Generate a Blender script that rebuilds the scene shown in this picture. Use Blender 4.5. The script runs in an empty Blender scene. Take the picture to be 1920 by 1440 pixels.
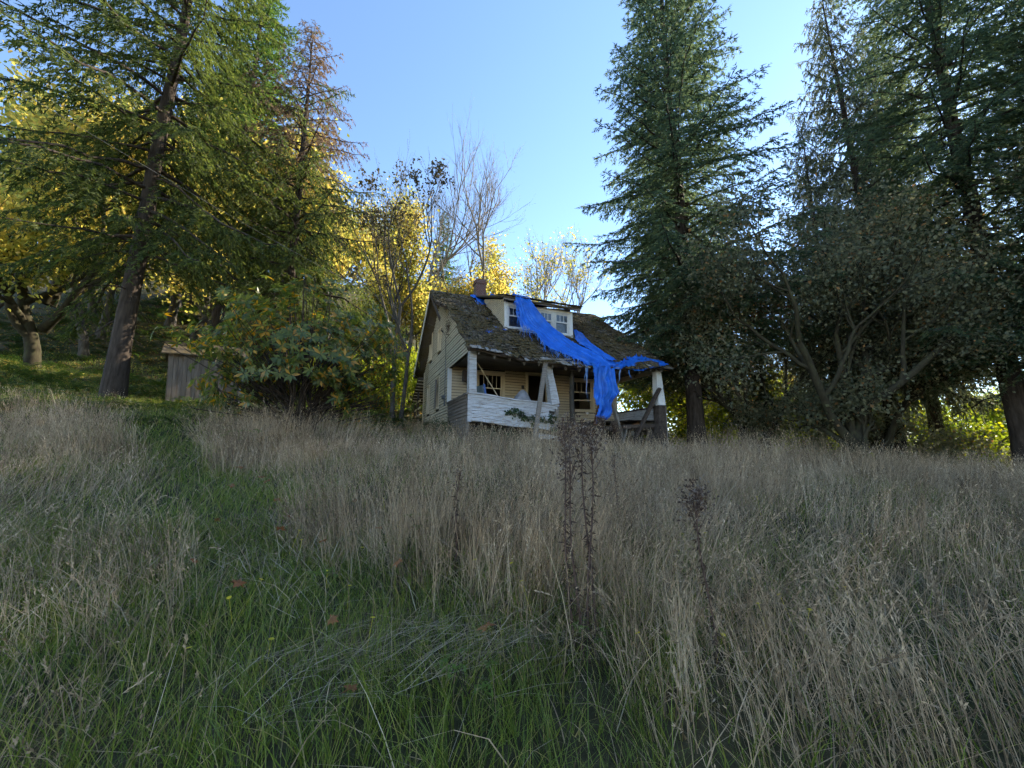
import bpy, math, random
import numpy as np
from mathutils import Vector, Matrix

# ------------------------------------------------------------------ camera, sky, sun
S = bpy.context.scene
COL = S.collection
R = math.radians
random.seed(7)

cd = bpy.data.cameras.new('camera')
cam = bpy.data.objects.new('camera', cd)
COL.objects.link(cam)
cam.location = (0, 0, 1.6)
cam.rotation_euler = (R(90 + 9.9), 0, 0)
cd.sensor_width = 36
cd.lens = 36 * 735 / 1920
cd.clip_start = 0.05
cd.clip_end = 2000
S.camera = cam

SUN_AZ = 56.4      # degrees from +Y towards +X
SUN_EL = 30.7
world = bpy.data.worlds.new('World')
S.world = world
world.use_nodes = True
wn = world.node_tree
bg = wn.nodes['Background']
sky = wn.nodes.new('ShaderNodeTexSky')
sky.sky_type = 'NISHITA'
sky.sun_disc = False
sky.sun_elevation = R(SUN_EL)
sky.sun_rotation = R(SUN_AZ)
sky.altitude = 100
sky.air_density = 1.0
sky.dust_density = 0.05
sky.ozone_density = 3.0
wn.links.new(sky.outputs[0], bg.inputs[0])
bg.inputs[1].default_value = 0.15

sl = bpy.data.lights.new('sun', 'SUN')
sl.energy = 5.0
sl.angle = R(0.5)
sl.color = (1.0, 0.90, 0.72)
sun = bpy.data.objects.new('sun', sl)
COL.objects.link(sun)
sd = Vector((math.sin(R(SUN_AZ)) * math.cos(R(SUN_EL)), math.cos(R(SUN_AZ)) * math.cos(R(SUN_EL)), math.sin(R(SUN_EL))))
sun.rotation_euler = sd.to_track_quat('Z', 'Y').to_euler()
sun.location = (30, 20, 40)

S.view_settings.view_transform = 'Standard'
S.view_settings.look = 'None'
S.view_settings.gamma = 1
S.view_settings.exposure = 1.5
S.view_settings.use_curve_mapping = False
cy = S.cycles
cy.max_bounces = 8
cy.diffuse_bounces = 5
cy.glossy_bounces = 2
cy.transmission_bounces = 8
cy.transparent_max_bounces = 8
cy.sample_clamp_indirect = 6
cy.use_denoising = True
cy.use_adaptive_sampling = True
cy.adaptive_threshold = 0.03
cy.adaptive_min_samples = 16
cy.caustics_reflective = False
cy.caustics_refractive = False

# ------------------------------------------------------------------ helpers
def tag(o, label=None, cat=None, group=None, kind=None):
    if label: o['label'] = label
    if cat: o['category'] = cat
    if group: o['group'] = group
    if kind: o['kind'] = kind
    return o

def empty(name, loc=(0, 0, 0), rz=0.0, parent=None):
    o = bpy.data.objects.new(name, None)
    COL.objects.link(o)
    o.location = loc
    o.rotation_euler = (0, 0, rz)
    o.empty_display_size = 0.2
    if parent: o.parent = parent
    return o

def link(name, mesh, mat=None, parent=None, loc=None, rot=None):
    o = bpy.data.objects.new(name, mesh)
    COL.objects.link(o)
    if mat is not None and not mesh.materials:
        mesh.materials.append(mat)
    if parent: o.parent = parent
    if loc is not None: o.location = loc
    if rot is not None: o.rotation_euler = rot
    return o

def npmesh(name, V, F, mat=None, smooth=False):
    """V (n,3); F: list of (m,k) arrays."""
    if not isinstance(F, (list, tuple)): F = [F]
    F = [np.asarray(f, dtype=np.int32) for f in F if len(f)]
    me = bpy.data.meshes.new(name)
    V = np.asarray(V, dtype=np.float32)
    me.vertices.add(len(V))
    me.vertices.foreach_set('co', V.ravel())
    loops = np.concatenate([f.ravel() for f in F])
    sizes = np.concatenate([np.full(len(f), f.shape[1], dtype=np.int32) for f in F])
    starts = np.concatenate([[0], np.cumsum(sizes)[:-1]]).astype(np.int32)
    me.loops.add(len(loops))
    me.loops.foreach_set('vertex_index', loops)
    me.polygons.add(len(sizes))
    me.polygons.foreach_set('loop_start', starts)
    me.polygons.foreach_set('loop_total', sizes)
    if smooth:
        me.polygons.foreach_set('use_smooth', np.ones(len(sizes), dtype=bool))
    me.update(calc_edges=True)
    me.validate()
    if mat is not None: me.materials.append(mat)
    return me

class MB:
    """collects boxes / tubes into one mesh"""
    def __init__(s): s.v = []; s.f = []; s.n = 0
    def add(s, V, F):
        V = np.asarray(V, float)
        s.v.append(V)
        for f in F: s.f.append(tuple(int(i) + s.n for i in f))
        s.n += len(V)
    def box(s, a, b):
        (x0, y0, z0), (x1, y1, z1) = a, b
        V = [(x0,y0,z0),(x1,y0,z0),(x1,y1,z0),(x0,y1,z0),(x0,y0,z1),(x1,y0,z1),(x1,y1,z1),(x0,y1,z1)]
        s.add(V, [(0,3,2,1),(4,5,6,7),(0,1,5,4),(1,2,6,5),(2,3,7,6),(3,0,4,7)])
    def beam(s, p, q, w, h, w2=None, h2=None, side=None):
        p = np.array(p, float); q = np.array(q, float); d = q - p; d /= np.linalg.norm(d)
        ref = np.array(side if side is not None else (1, 0, 0), float)
        a = ref - d * (ref @ d)
        if np.linalg.norm(a) < 1e-3: a = np.array((0, 1.0, 0)) - d * d[1]
        a /= np.linalg.norm(a); b = np.cross(d, a)
        w2 = w if w2 is None else w2; h2 = h if h2 is None else h2
        V = []
        for c, ww, hh in ((p, w, h), (q, w2, h2)):
            for sx, sy in ((-1,-1),(1,-1),(1,1),(-1,1)):
                V.append(c + a * sx * ww / 2 + b * sy * hh / 2)
        s.add(V, [(0,3,2,1),(4,5,6,7),(0,1,5,4),(1,2,6,5),(2,3,7,6),(3,0,4,7)])
    def prism(s, poly, a, b):
        """poly: list of 3d points (front), extruded by vector b-a"""
        n = len(poly); d = np.array(b, float) - np.array(a, float)
        V = [np.array(p, float) for p in poly] + [np.array(p, float) + d for p in poly]
        F = [tuple(range(n))[::-1], tuple(range(n, 2 * n))]
        for i in range(n):
            j = (i + 1) % n
            F.append((i, j, n + j, n + i))
        s.add(V, F)
    def tube(s, pts, rad, k=8, cap=True):
        V, F = tube_np(np.array(pts, float), np.array(rad, float), k)
        F = [tuple(f) for f in F]
        if cap:
            n = len(pts)
            F.append(tuple(range(k))[::-1]); F.append(tuple(range((n - 1) * k, n * k)))
        s.add(V, F)
    def mesh(s, name, mat=None, smooth=False, bevel=0.0):
        me = bpy.data.meshes.new(name)
        me.from_pydata(np.concatenate(s.v).tolist() if s.v else [], [], s.f)
        me.update()
        if smooth:
            me.polygons.foreach_set('use_smooth', np.ones(len(me.polygons), dtype=bool))
        if mat is not None: me.materials.append(mat)
        return me
    def build(s, name, mat, parent=None, smooth=False, bevel=0.0):
        o = link(name, s.mesh(name, mat, smooth), None, parent)
        if bevel:
            m = o.modifiers.new('bevel', 'BEVEL'); m.width = bevel; m.segments = 2; m.limit_method = 'ANGLE'
        return o

def tube_np(P, rad, k):
    n = len(P)
    T = np.gradient(P, axis=0) if n > 2 else np.repeat((P[1:] - P[:1]), n, 0)
    T /= np.linalg.norm(T, axis=1)[:, None] + 1e-9
    ref = np.array((0, 0, 1.0)) if abs(T[0, 2]) < .9 else np.array((1.0, 0, 0))
    A = ref - T * (T @ ref)[:, None]
    A /= np.linalg.norm(A, axis=1)[:, None] + 1e-9
    B = np.cross(T, A)
    th = np.arange(k) * 2 * np.pi / k
    V = P[:, None] + rad[:, None, None] * (np.cos(th)[None, :, None] * A[:, None] + np.sin(th)[None, :, None] * B[:, None])
    V = V.reshape(-1, 3)
    i = np.arange(n - 1)[:, None] * k; j = np.arange(k)[None]; j2 = (j + 1) % k
    F = np.stack([i + j, i + j2, i + k + j2, i + k + j], -1).reshape(-1, 4)
    return V, F

class Tubes:
    def __init__(s): s.V = []; s.F = []; s.n = 0
    def add(s, P, r, k):
        V, F = tube_np(np.asarray(P, float), np.asarray(r, float), k)
        s.V.append(V); s.F.append(F + s.n); s.n += len(V)
    def mesh(s, name, mat, smooth=True):
        return npmesh(name, np.concatenate(s.V), np.concatenate(s.F), mat, smooth)

def unit(v): return v / (np.linalg.norm(v, axis=-1, keepdims=True) + 1e-9)

def leaf_quads(P, D, L, W, rng, fold=0.0):
    """rhombic leaf: base P, direction D, length L, width W (arrays)."""
    n = len(P)
    D = unit(D)
    Sd = unit(np.cross(D, rng.normal(size=(n, 3))))
    L = np.broadcast_to(L, n)[:, None]; W = np.broadcast_to(W, n)[:, None]
    V = np.stack([P, P + D * L * .45 + Sd * W * .5, P + D * L, P + D * L * .45 - Sd * W * .5], 1).reshape(-1, 3)
    F = np.arange(n * 4).reshape(n, 4)
    return V, F

def needle_tris(P, D, L, W, rng):
    n = len(P); D = unit(D)
    Sd = unit(np.cross(D, unit(rng.normal(size=(n, 3)) * .6 + np.array((0, 0, 1.0)))))
    L = np.broadcast_to(L, n)[:, None]; W = np.broadcast_to(W, n)[:, None]
    V = np.stack([P - Sd * W * .5, P + Sd * W * .5, P + D * L], 1).reshape(-1, 3)
    return V, np.arange(n * 3).reshape(n, 3)

# ------------------------------------------------------------------ materials
MATS = {}
def newmat(name):
    m = bpy.data.materials.new(name); m.use_nodes = True
    nt = m.node_tree
    for n in list(nt.nodes): nt.nodes.remove(n)
    out = nt.nodes.new('ShaderNodeOutputMaterial')
    MATS[name] = m
    return m, nt, out

def N(nt, t, **kw):
    n = nt.nodes.new(t)
    for k, v in kw.items():
        if k.startswith('i_'):
            n.inputs[k[2:].replace('_', ' ')].default_value = v
        else: setattr(n, k, v)
    return n

def ramp(nt, stops, interp='LINEAR'):
    r = nt.nodes.new('ShaderNodeValToRGB')
    r.color_ramp.interpolation = interp
    e = r.color_ramp.elements
    while len(e) < len(stops): e.new(0.5)
    for el, (p, c) in zip(e, stops):
        el.position = p; el.color = (*c, 1)
    return r

def noise_pos(nt, scale=(1, 1, 1), nscale=1.0, detail=4, rough=.55):
    g = nt.nodes.new('ShaderNodeNewGeometry')
    mp = nt.nodes.new('ShaderNodeMapping'); mp.inputs['Scale'].default_value = scale
    nt.links.new(g.outputs['Position'], mp.inputs['Vector'])
    nz = nt.nodes.new('ShaderNodeTexNoise')
    nz.inputs['Scale'].default_value = nscale; nz.inputs['Detail'].default_value = detail; nz.inputs['Roughness'].default_value = rough
    nt.links.new(mp.outputs[0], nz.inputs['Vector'])
    return nz

def leaf_mat(name, stops, trans=0.5, tgain=1.6, tsat=1.15, rough=.55, spec=.3, inst=False, patch=0.0):
    m, nt, out = newmat(name)
    g = N(nt, 'ShaderNodeNewGeometry')
    fac = g.outputs['Random Per Island']
    if inst:
        oi = N(nt, 'ShaderNodeObjectInfo')
        a = N(nt, 'ShaderNodeMath', operation='MULTIPLY_ADD')
        a.inputs[1].default_value = .45
        nt.links.new(fac, a.inputs[0])
        b = N(nt, 'ShaderNodeMath', operation='MULTIPLY'); b.inputs[1].default_value = .55
        nt.links.new(oi.outputs['Random'], b.inputs[0]); nt.links.new(b.outputs[0], a.inputs[2])
        fac = a.outputs[0]
    if patch:
        nz = noise_pos(nt, (1, 1, 1), patch, 2)
        a = N(nt, 'ShaderNodeMath', operation='MULTIPLY_ADD'); a.inputs[1].default_value = .45
        nt.links.new(fac, a.inputs[0])
        mr = N(nt, 'ShaderNodeMapRange'); mr.inputs['From Min'].default_value = .3; mr.inputs['From Max'].default_value = .7
        mr.inputs['To Max'].default_value = .55
        nt.links.new(nz.outputs[0], mr.inputs[0]); nt.links.new(mr.outputs[0], a.inputs[2])
        fac = a.outputs[0]
    r = ramp(nt, stops)
    nt.links.new(fac, r.inputs[0])
    p = N(nt, 'ShaderNodeBsdfPrincipled')
    p.inputs['Roughness'].default_value = rough
    p.inputs['Specular IOR Level'].default_value = spec
    nt.links.new(r.outputs[0], p.inputs['Base Color'])
    hs = N(nt, 'ShaderNodeHueSaturation'); hs.inputs['Saturation'].default_value = tsat; hs.inputs['Value'].default_value = tgain
    nt.links.new(r.outputs[0], hs.inputs['Color'])
    t = N(nt, 'ShaderNodeBsdfTranslucent'); nt.links.new(hs.outputs[0], t.inputs[0])
    mx = N(nt, 'ShaderNodeMixShader'); mx.inputs[0].default_value = trans
    nt.links.new(p.outputs[0], mx.inputs[1]); nt.links.new(t.outputs[0], mx.inputs[2])
    nt.links.new(mx.outputs[0], out.inputs[0])
    return m

def wood_mat(name, stops, scale=(2, 2, 30), nscale=1.2, rough=.8, bump=.3, paint=None, peel=(.45, .6), peel_scale=(6, 6, 12), spec=.2):
    """grain noise over weathered wood; optional peeling paint"""
    m, nt, out = newmat(name)
    nz = noise_pos(nt, scale, nscale, 6, .65)
    r = ramp(nt, stops); nt.links.new(nz.outputs[0], r.inputs[0])
    p = N(nt, 'ShaderNodeBsdfPrincipled'); p.inputs['Roughness'].default_value = rough
    p.inputs['Specular IOR Level'].default_value = spec
    col = r.outputs[0]; h = nz.outputs[0]
    if paint:
        n2 = noise_pos(nt, peel_scale, 1.6, 7, .7)
        mr = N(nt, 'ShaderNodeMapRange'); mr.inputs['From Min'].default_value = peel[0]; mr.inputs['From Max'].default_value = peel[1]
        nt.links.new(n2.outputs[0], mr.inputs[0])
        n3 = noise_pos(nt, (1, 1, 1), .9, 4, .6)
        pr = ramp(nt, paint); nt.links.new(n3.outputs[0], pr.inputs[0])
        mx = N(nt, 'ShaderNodeMix', data_type='RGBA')
        nt.links.new(mr.outputs[0], mx.inputs[0]); nt.links.new(pr.outputs[0], mx.inputs[6]); nt.links.new(col, mx.inputs[7])
        col = mx.outputs[2]
        h = mr.outputs[0]
    nt.links.new(col, p.inputs['Base Color'])
    if bump:
        b = N(nt, 'ShaderNodeBump'); b.inputs['Strength'].default_value = bump; b.inputs['Distance'].default_value = .01
        if paint: b.invert = True
        nt.links.new(h, b.inputs['Height']); nt.links.new(b.outputs[0], p.inputs['Normal'])
    nt.links.new(p.outputs[0], out.inputs[0])
    return m

def plain_mat(name, c, rough=.6, c2=None, nscale=8, metal=0.0):
    m, nt, out = newmat(name)
    p = N(nt, 'ShaderNodeBsdfPrincipled'); p.inputs['Roughness'].default_value = rough; p.inputs['Metallic'].default_value = metal
    nz = noise_pos(nt, (1, 1, 1), nscale, 5)
    r = ramp(nt, [(.3, c), (.7, c2 or tuple(x * .75 for x in c))]); nt.links.new(nz.outputs[0], r.inputs[0])
    nt.links.new(r.outputs[0], p.inputs['Base Color'])
    nt.links.new(p.outputs[0], out.inputs[0])
    return m

# leaves
M_FIR = leaf_mat('fir_needles', [(0, (.03, .044, .014)), (.5, (.06, .08, .022)), (1, (.115, .13, .034))], .5, 1.9, 1.12, .6)
M_FIRB = leaf_mat('blue_fir_needles', [(0, (.044, .07, .044)), (.6, (.078, .112, .056)), (1, (.13, .16, .066))], .5, 1.8, 1.05, .6)
M_FIRO = leaf_mat('olive_fir_needles', [(0, (.055, .066, .038)), (.6, (.098, .11, .058)), (1, (.155, .16, .082))], .45, 1.7, 1.0, .6)
M_FIRL = leaf_mat('light_fir_needles', [(0, (.04, .075, .02)), (.6, (.075, .12, .03)), (1, (.11, .15, .04))], .45, 1.7, 1.15, .6)
M_DEADN = leaf_mat('dead_needles', [(0, (.09, .06, .04)), (.6, (.17, .11, .065)), (1, (.24, .17, .10))], .4, 1.4, 1.0, .8)
M_MAPY = leaf_mat('maple_leaf_yellow', [(0, (.10, .13, .03)), (.35, (.26, .27, .045)), (.75, (.54, .40, .06)), (1, (.5, .27, .06))], .68, 1.5, .96, .5, patch=.35)
M_MAPG = leaf_mat('maple_leaf_green', [(0, (.1, .14, .018)), (.5, (.2, .24, .026)), (.85, (.34, .32, .03)), (1, (.46, .35, .035))], .64, 1.6, 1.05, .5, patch=.4)
M_RHODO = leaf_mat('rhododendron_leaf', [(0, (.055, .08, .02)), (.5, (.11, .14, .03)), (.82, (.19, .2, .04)), (.86, (.36, .19, .03)), (1, (.52, .29, .04))], .45, 1.6, 1.1, .35, .5)
M_ORCH = leaf_mat('orchard_leaf', [(0, (.10, .105, .06)), (.6, (.165, .165, .09)), (.95, (.22, .205, .115)), (.965, (.28, .15, .06)), (1, (.33, .18, .07))], .5, 1.6, 1.05, .5)
M_RED = leaf_mat('red_leaf', [(0, (.16, .035, .02)), (1, (.28, .075, .03))], .45, 1.5, 1.1, .5)
M_SHRUB = leaf_mat('shrub_leaf', [(0, (.09, .125, .018)), (.6, (.18, .22, .026)), (1, (.36, .32, .04))], .6, 1.7, 1.1, .5)
M_IVY = leaf_mat('ivy_leaf', [(0, (.018, .04, .014)), (1, (.05, .09, .025))], .25, 1.5, 1.1, .35, .5)
M_BRAM = leaf_mat('bramble_leaf', [(0, (.07, .12, .02)), (1, (.16, .22, .04))], .4, 1.5, 1.1, .5)
M_TWIN = leaf_mat('silhouette_leaf', [(0, (.045, .04, .018)), (1, (.12, .095, .04))], .4, 1.4, 1.0, .7)  # dark colour paints these leaves as silhouettes against the sky
M_DRYLEAF = leaf_mat('dry_dark_leaf', [(0, (.05, .03, .022)), (1, (.12, .075, .05))], .3, 1.4, 1.0, .8)
M_FALLEN = leaf_mat('fallen_leaf_orange', [(0, (.22, .08, .03)), (1, (.36, .16, .06))], .3, 1.3, 1.0, .7, inst=True)
M_LITTER = leaf_mat('litter_leaf', [(0, (.16, .08, .03)), (.5, (.3, .2, .05)), (1, (.45, .34, .06))], .3, 1.2, 1, .7)
M_FLOWER = leaf_mat('yellow_petal', [(0, (.65, .5, .03)), (1, (.75, .6, .05))], .3, 1.2, 1.0, .6)
M_DRY = leaf_mat('dry_grass', [(0, (.07, .05, .028)), (.25, (.18, .12, .068)), (.52, (.42, .30, .18)), (.78, (.68, .50, .31)), (1, (.88, .72, .52))], .35, 1.2, 1.0, .6, .3, patch=1.3)
M_GREEN = leaf_mat('green_grass', [(0, (.085, .12, .02)), (.5, (.16, .21, .034)), (.8, (.25, .27, .05)), (1, (.44, .34, .15))], .45, 1.5, 1.1, .45, .4)
M_STRAW = leaf_mat('straw', [(0, (.2, .15, .09)), (.6, (.38, .30, .19)), (1, (.58, .49, .35))], .25, 1.2, 1.0, .8, .08)
M_FERN = leaf_mat('fern_frond', [(0, (.03, .06, .015)), (1, (.08, .12, .025))], .4, 1.6, 1.1, .5)

# wood, walls
M_BARK = wood_mat('fir_bark', [(.3, (.022, .016, .012)), (.7, (.085, .064, .05))], (7, 7, 1.2), 1.4, .9, .9)
M_BARKP = wood_mat('pale_bark', [(.3, (.16, .14, .115)), (.7, (.34, .31, .27))], (5, 5, 1.6), 1.4, .85, .5)
M_BARKG = wood_mat('grey_bark', [(.3, (.045, .038, .03)), (.7, (.12, .105, .085))], (6, 6, 1.6), 1.4, .9, .6)
M_BARKM = wood_mat('mossy_bark', [(.3, (.025, .02, .013)), (.55, (.05, .043, .025)), (.75, (.065, .07, .03))], (4, 4, 2), 1.4, .95, .7)
GREYW = [(.25, (.10, .085, .07)), (.5, (.2, .175, .15)), (.75, (.3, .27, .235))]
M_CREAM = wood_mat('cream_clapboard', GREYW, (1.5, 1.5, 40), 1.2, .75, .25, paint=[(.3, (.50, .42, .29)), (.6, (.60, .51, .37)), (.8, (.42, .35, .25))], peel=(.57, .68))
M_TAN = wood_mat('tan_clapboard', GREYW, (1.5, 1.5, 40), 1.2, .75, .25, paint=[(.3, (.47, .365, .24)), (.6, (.55, .44, .30)), (.8, (.39, .30, .20))], peel=(.6, .72))
M_WHITE = wood_mat('flaking_white_paint', [(.25, (.16, .125, .105)), (.5, (.27, .225, .195)), (.75, (.38, .33, .30))], (1.5, 1.5, 40), 1.2, .75, .5, paint=[(.3, (.44, .44, .45)), (.7, (.58, .58, .60))], peel=(.48, .64), peel_scale=(2.2, 2.2, 24))
M_TRIM = wood_mat('white_trim', GREYW, (6, 6, 6), 1.5, .7, .25, paint=[(.3, (.6, .59, .56)), (.7, (.76, .75, .72))], peel=(.6, .68), peel_scale=(8, 8, 8))
M_TRIMT = wood_mat('tan_trim', GREYW, (6, 6, 6), 1.5, .7, .2, paint=[(.3, (.54, .43, .28)), (.7, (.66, .54, .37))], peel=(.64, .72), peel_scale=(8, 8, 8))
M_GREYWOOD = wood_mat('grey_weathered_wood', GREYW, (6, 6, 2), 1.6, .85, .4)
M_GREYBOARD = wood_mat('grey_weathered_board', [(.25, (.12, .1, .085)), (.75, (.3, .265, .23))], (1.5, 1.5, 40), 1.2, .85, .4)
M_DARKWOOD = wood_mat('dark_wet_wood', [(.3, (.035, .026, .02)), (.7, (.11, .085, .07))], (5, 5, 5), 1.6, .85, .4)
M_RUSTWOOD = wood_mat('red_brown_wood', [(.3, (.10, .045, .025)), (.7, (.2, .1, .06))], (5, 5, 5), 1.6, .85, .3)
M_SHEDW = wood_mat('shed_board', [(.2, (.06, .045, .034)), (.5, (.16, .122, .092)), (.8, (.28, .22, .17))], (9, 9, .8), 1.3, .85, .4)
M_INT = plain_mat('interior_plaster', (.16, .12, .09), .9, (.1, .075, .06), 2)
M_SHEATH = plain_mat('shadow_gap_sheathing', (.045, .036, .028), .95, (.03, .024, .02), 4)  # dark tone puts shadow lines into the gaps between clapboards
M_CEIL = wood_mat('porch_ceiling', [(.3, (.10, .085, .07)), (.7, (.2, .17, .14))], (3, 3, 3), 1.2, .85, .2)
M_CURTAIN = plain_mat('curtain', (.5, .5, .5), .9, (.4, .4, .41), 3)
M_METAL = plain_mat('dull_metal', (.22, .23, .24), .5, (.12, .12, .12), 6, .6)
M_BLACK = plain_mat('dark_cable', (.03, .03, .03), .6)
M_WIRE = plain_mat('wire_sheath', (.2, .18, .16), .7)
M_BLUEPANEL = plain_mat('blue_painted_edge', (.03, .12, .4), .5)
M_GREENPANEL = plain_mat('grey_green_panel', (.16, .22, .24), .6)
M_CLOTH = plain_mat('grey_canvas', (.34, .34, .36), .9, (.22, .22, .25), 5)
M_CARD = plain_mat('brown_cardboard', (.25, .13, .07), .9)
M_PAPER = plain_mat('pale_board', (.5, .48, .46), .8)
M_POT = plain_mat('dark_pot', (.05, .05, .055), .6)

def brick_mat():
    m, nt, out = newmat('chimney_brick')
    tc = N(nt, 'ShaderNodeTexCoord')
    b = N(nt, 'ShaderNodeTexBrick'); b.inputs['Scale'].default_value = 5
    b.inputs['Color1'].default_value = (.16, .06, .04, 1); b.inputs['Color2'].default_value = (.1, .045, .035, 1); b.inputs['Mortar'].default_value = (.18, .16, .14, 1)
    mp = N(nt, 'ShaderNodeMapping'); mp.inputs['Rotation'].default_value = (R(90), 0, 0)
    nt.links.new(tc.outputs['Object'], mp.inputs[0]); nt.links.new(mp.outputs[0], b.inputs[0])
    p = N(nt, 'ShaderNodeBsdfPrincipled'); p.inputs['Roughness'].default_value = .9
    nt.links.new(b.outputs[0], p.inputs['Base Color'])
    nt.links.new(p.outputs[0], out.inputs[0])
    return m
M_BRICK = brick_mat()

def glass_mat():
    m, nt, out = newmat('old_window_glass')
    g = N(nt, 'ShaderNodeBsdfGlossy'); g.inputs['Roughness'].default_value = .06
    t = N(nt, 'ShaderNodeBsdfTransparent'); t.inputs[0].default_value = (.75, .78, .8, 1)
    f = N(nt, 'ShaderNodeFresnel'); f.inputs[0].default_value = 1.6
    mx = N(nt, 'ShaderNodeMixShader')
    nz = noise_pos(nt, (1, 1, 1), 6, 4)
    b = N(nt, 'ShaderNodeBump'); b.inputs['Strength'].default_value = .05; nt.links.new(nz.outputs[0], b.inputs['Height'])
    nt.links.new(b.outputs[0], g.inputs['Normal'])
    nt.links.new(f.outputs[0], mx.inputs[0]); nt.links.new(t.outputs[0], mx.inputs[1]); nt.links.new(g.outputs[0], mx.inputs[2])
    nt.links.new(mx.outputs[0], out.inputs[0])
    return m
M_GLASS = glass_mat()

def shingle_mat():
    m, nt, out = newmat('mossy_shingle')
    g = N(nt, 'ShaderNodeNewGeometry')
    r = ramp(nt, [(0, (.04, .032, .025)), (.5, (.085, .068, .053)), (1, (.17, .145, .12))])
    nt.links.new(g.outputs['Random Per Island'], r.inputs[0])
    nz = noise_pos(nt, (1, 1, 1), 1.3, 6, .7)
    mr = N(nt, 'ShaderNodeMapRange'); mr.inputs['From Min'].default_value = .40; mr.inputs['From Max'].default_value = .56
    nt.links.new(nz.outputs[0], mr.inputs[0])
    n2 = noise_pos(nt, (1, 1, 1), 14, 3, .6)
    mo = ramp(nt, [(.3, (.05, .04, .02)), (.6, (.115, .085, .04)), (.8, (.17, .11, .06))]); nt.links.new(n2.outputs[0], mo.inputs[0])
    mx = N(nt, 'ShaderNodeMix', data_type='RGBA')
    nt.links.new(mr.outputs[0], mx.inputs[0]); nt.links.new(r.outputs[0], mx.inputs[6]); nt.links.new(mo.outputs[0], mx.inputs[7])
    p = N(nt, 'ShaderNodeBsdfPrincipled'); p.inputs['Roughness'].default_value = .9; p.inputs['Specular IOR Level'].default_value = .15
    nt.links.new(mx.outputs[2], p.inputs['Base Color'])
    b = N(nt, 'ShaderNodeBump'); b.inputs['Strength'].default_value = .7; b.inputs['Distance'].default_value = .03
    nt.links.new(n2.outputs[0], b.inputs['Height']); nt.links.new(b.outputs[0], p.inputs['Normal'])
    nt.links.new(p.outputs[0], out.inputs[0])
    return m
M_SHINGLE = shingle_mat()
M_MOSS = leaf_mat('roof_moss', [(0, (.05, .048, .018)), (.6, (.1, .09, .035)), (.9, (.16, .12, .05)), (1, (.26, .22, .18))], .2, 1.3, 1, .9, .1)
M_PALESH = wood_mat('pale_split_shingle', [(.25, (.16, .14, .12)), (.6, (.32, .3, .28)), (.8, (.45, .43, .41))], (10, 10, 10), 1.2, .85, .4)

def tarp_mat():
    m, nt, out = newmat('blue_tarpaulin')
    nz = noise_pos(nt, (1, 1, 1), 3.5, 6, .6)
    r = ramp(nt, [(.3, (.014, .15, .66)), (.55, (.028, .215, .84)), (.8, (.10, .34, .92))]); nt.links.new(nz.outputs[0], r.inputs[0])
    p = N(nt, 'ShaderNodeBsdfPrincipled'); p.inputs['Roughness'].default_value = .42; p.inputs['Specular IOR Level'].default_value = .35
    nd = noise_pos(nt, (1, 1, 1), 2.2, 8, .72)
    md = N(nt, 'ShaderNodeMapRange'); md.inputs['From Min'].default_value = .55; md.inputs['From Max'].default_value = .8; md.inputs['To Max'].default_value = .55
    nt.links.new(nd.outputs[0], md.inputs[0])
    mxd = N(nt, 'ShaderNodeMix', data_type='RGBA'); mxd.inputs[7].default_value = (.14, .17, .22, 1)
    nt.links.new(md.outputs[0], mxd.inputs[0]); nt.links.new(r.outputs[0], mxd.inputs[6])
    nt.links.new(mxd.outputs[2], p.inputs['Base Color'])
    b = N(nt, 'ShaderNodeBump'); b.inputs['Strength'].default_value = .35; b.inputs['Distance'].default_value = .03
    g2 = N(nt, 'ShaderNodeNewGeometry'); n2 = N(nt, 'ShaderNodeTexVoronoi', feature='DISTANCE_TO_EDGE'); n2.inputs['Scale'].default_value = 5; nt.links.new(g2.outputs['Position'], n2.inputs['Vector']); nt.links.new(n2.outputs[0], b.inputs['Height']); nt.links.new(b.outputs[0], p.inputs['Normal'])
    t = N(nt, 'ShaderNodeBsdfTranslucent'); nt.links.new(r.outputs[0], t.inputs[0])
    mx = N(nt, 'ShaderNodeMixShader'); mx.inputs[0].default_value = .35
    nt.links.new(p.outputs[0], mx.inputs[1]); nt.links.new(t.outputs[0], mx.inputs[2])
    nt.links.new(mx.outputs[0], out.inputs[0])
    return m
M_TARP = tarp_mat()
M_FRAY = leaf_mat('frayed_weave', [(0, (.03, .2, .75)), (.5, (.08, .3, .8)), (1, (.4, .52, .75))], .4, 1.2, 1.0, .5)

def ground_mat():
    m, nt, out = newmat('field_soil')
    n1 = noise_pos(nt, (1, 1, 1), .45, 6, .6)
    r = ramp(nt, [(.3, (.035, .05, .016)), (.5, (.07, .065, .03)), (.7, (.13, .10, .055))]); nt.links.new(n1.outputs[0], r.inputs[0])
    n2 = noise_pos(nt, (1, 1, 1), 9, 5, .7)
    r2 = ramp(nt, [(.3, (.55, .55, .55)), (.7, (1.25, 1.25, 1.25))]); nt.links.new(n2.outputs[0], r2.inputs[0])
    mx = N(nt, 'ShaderNodeMix', data_type='RGBA', blend_type='MULTIPLY'); mx.inputs[0].default_value = 1
    nt.links.new(r.outputs[0], mx.inputs[6]); nt.links.new(r2.outputs[0], mx.inputs[7])
    p = N(nt, 'ShaderNodeBsdfPrincipled'); p.inputs['Roughness'].default_value = .95; p.inputs['Specular IOR Level'].default_value = .1
    nt.links.new(mx.outputs[2], p.inputs['Base Color'])
    b = N(nt, 'ShaderNodeBump'); b.inputs['Strength'].default_value = .8; b.inputs['Distance'].default_value = .08
    nt.links.new(n2.outputs[0], b.inputs['Height']); nt.links.new(b.outputs[0], p.inputs['Normal'])
    nt.links.new(p.outputs[0], out.inputs[0])
    return m
M_GROUND = ground_mat()

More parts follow.
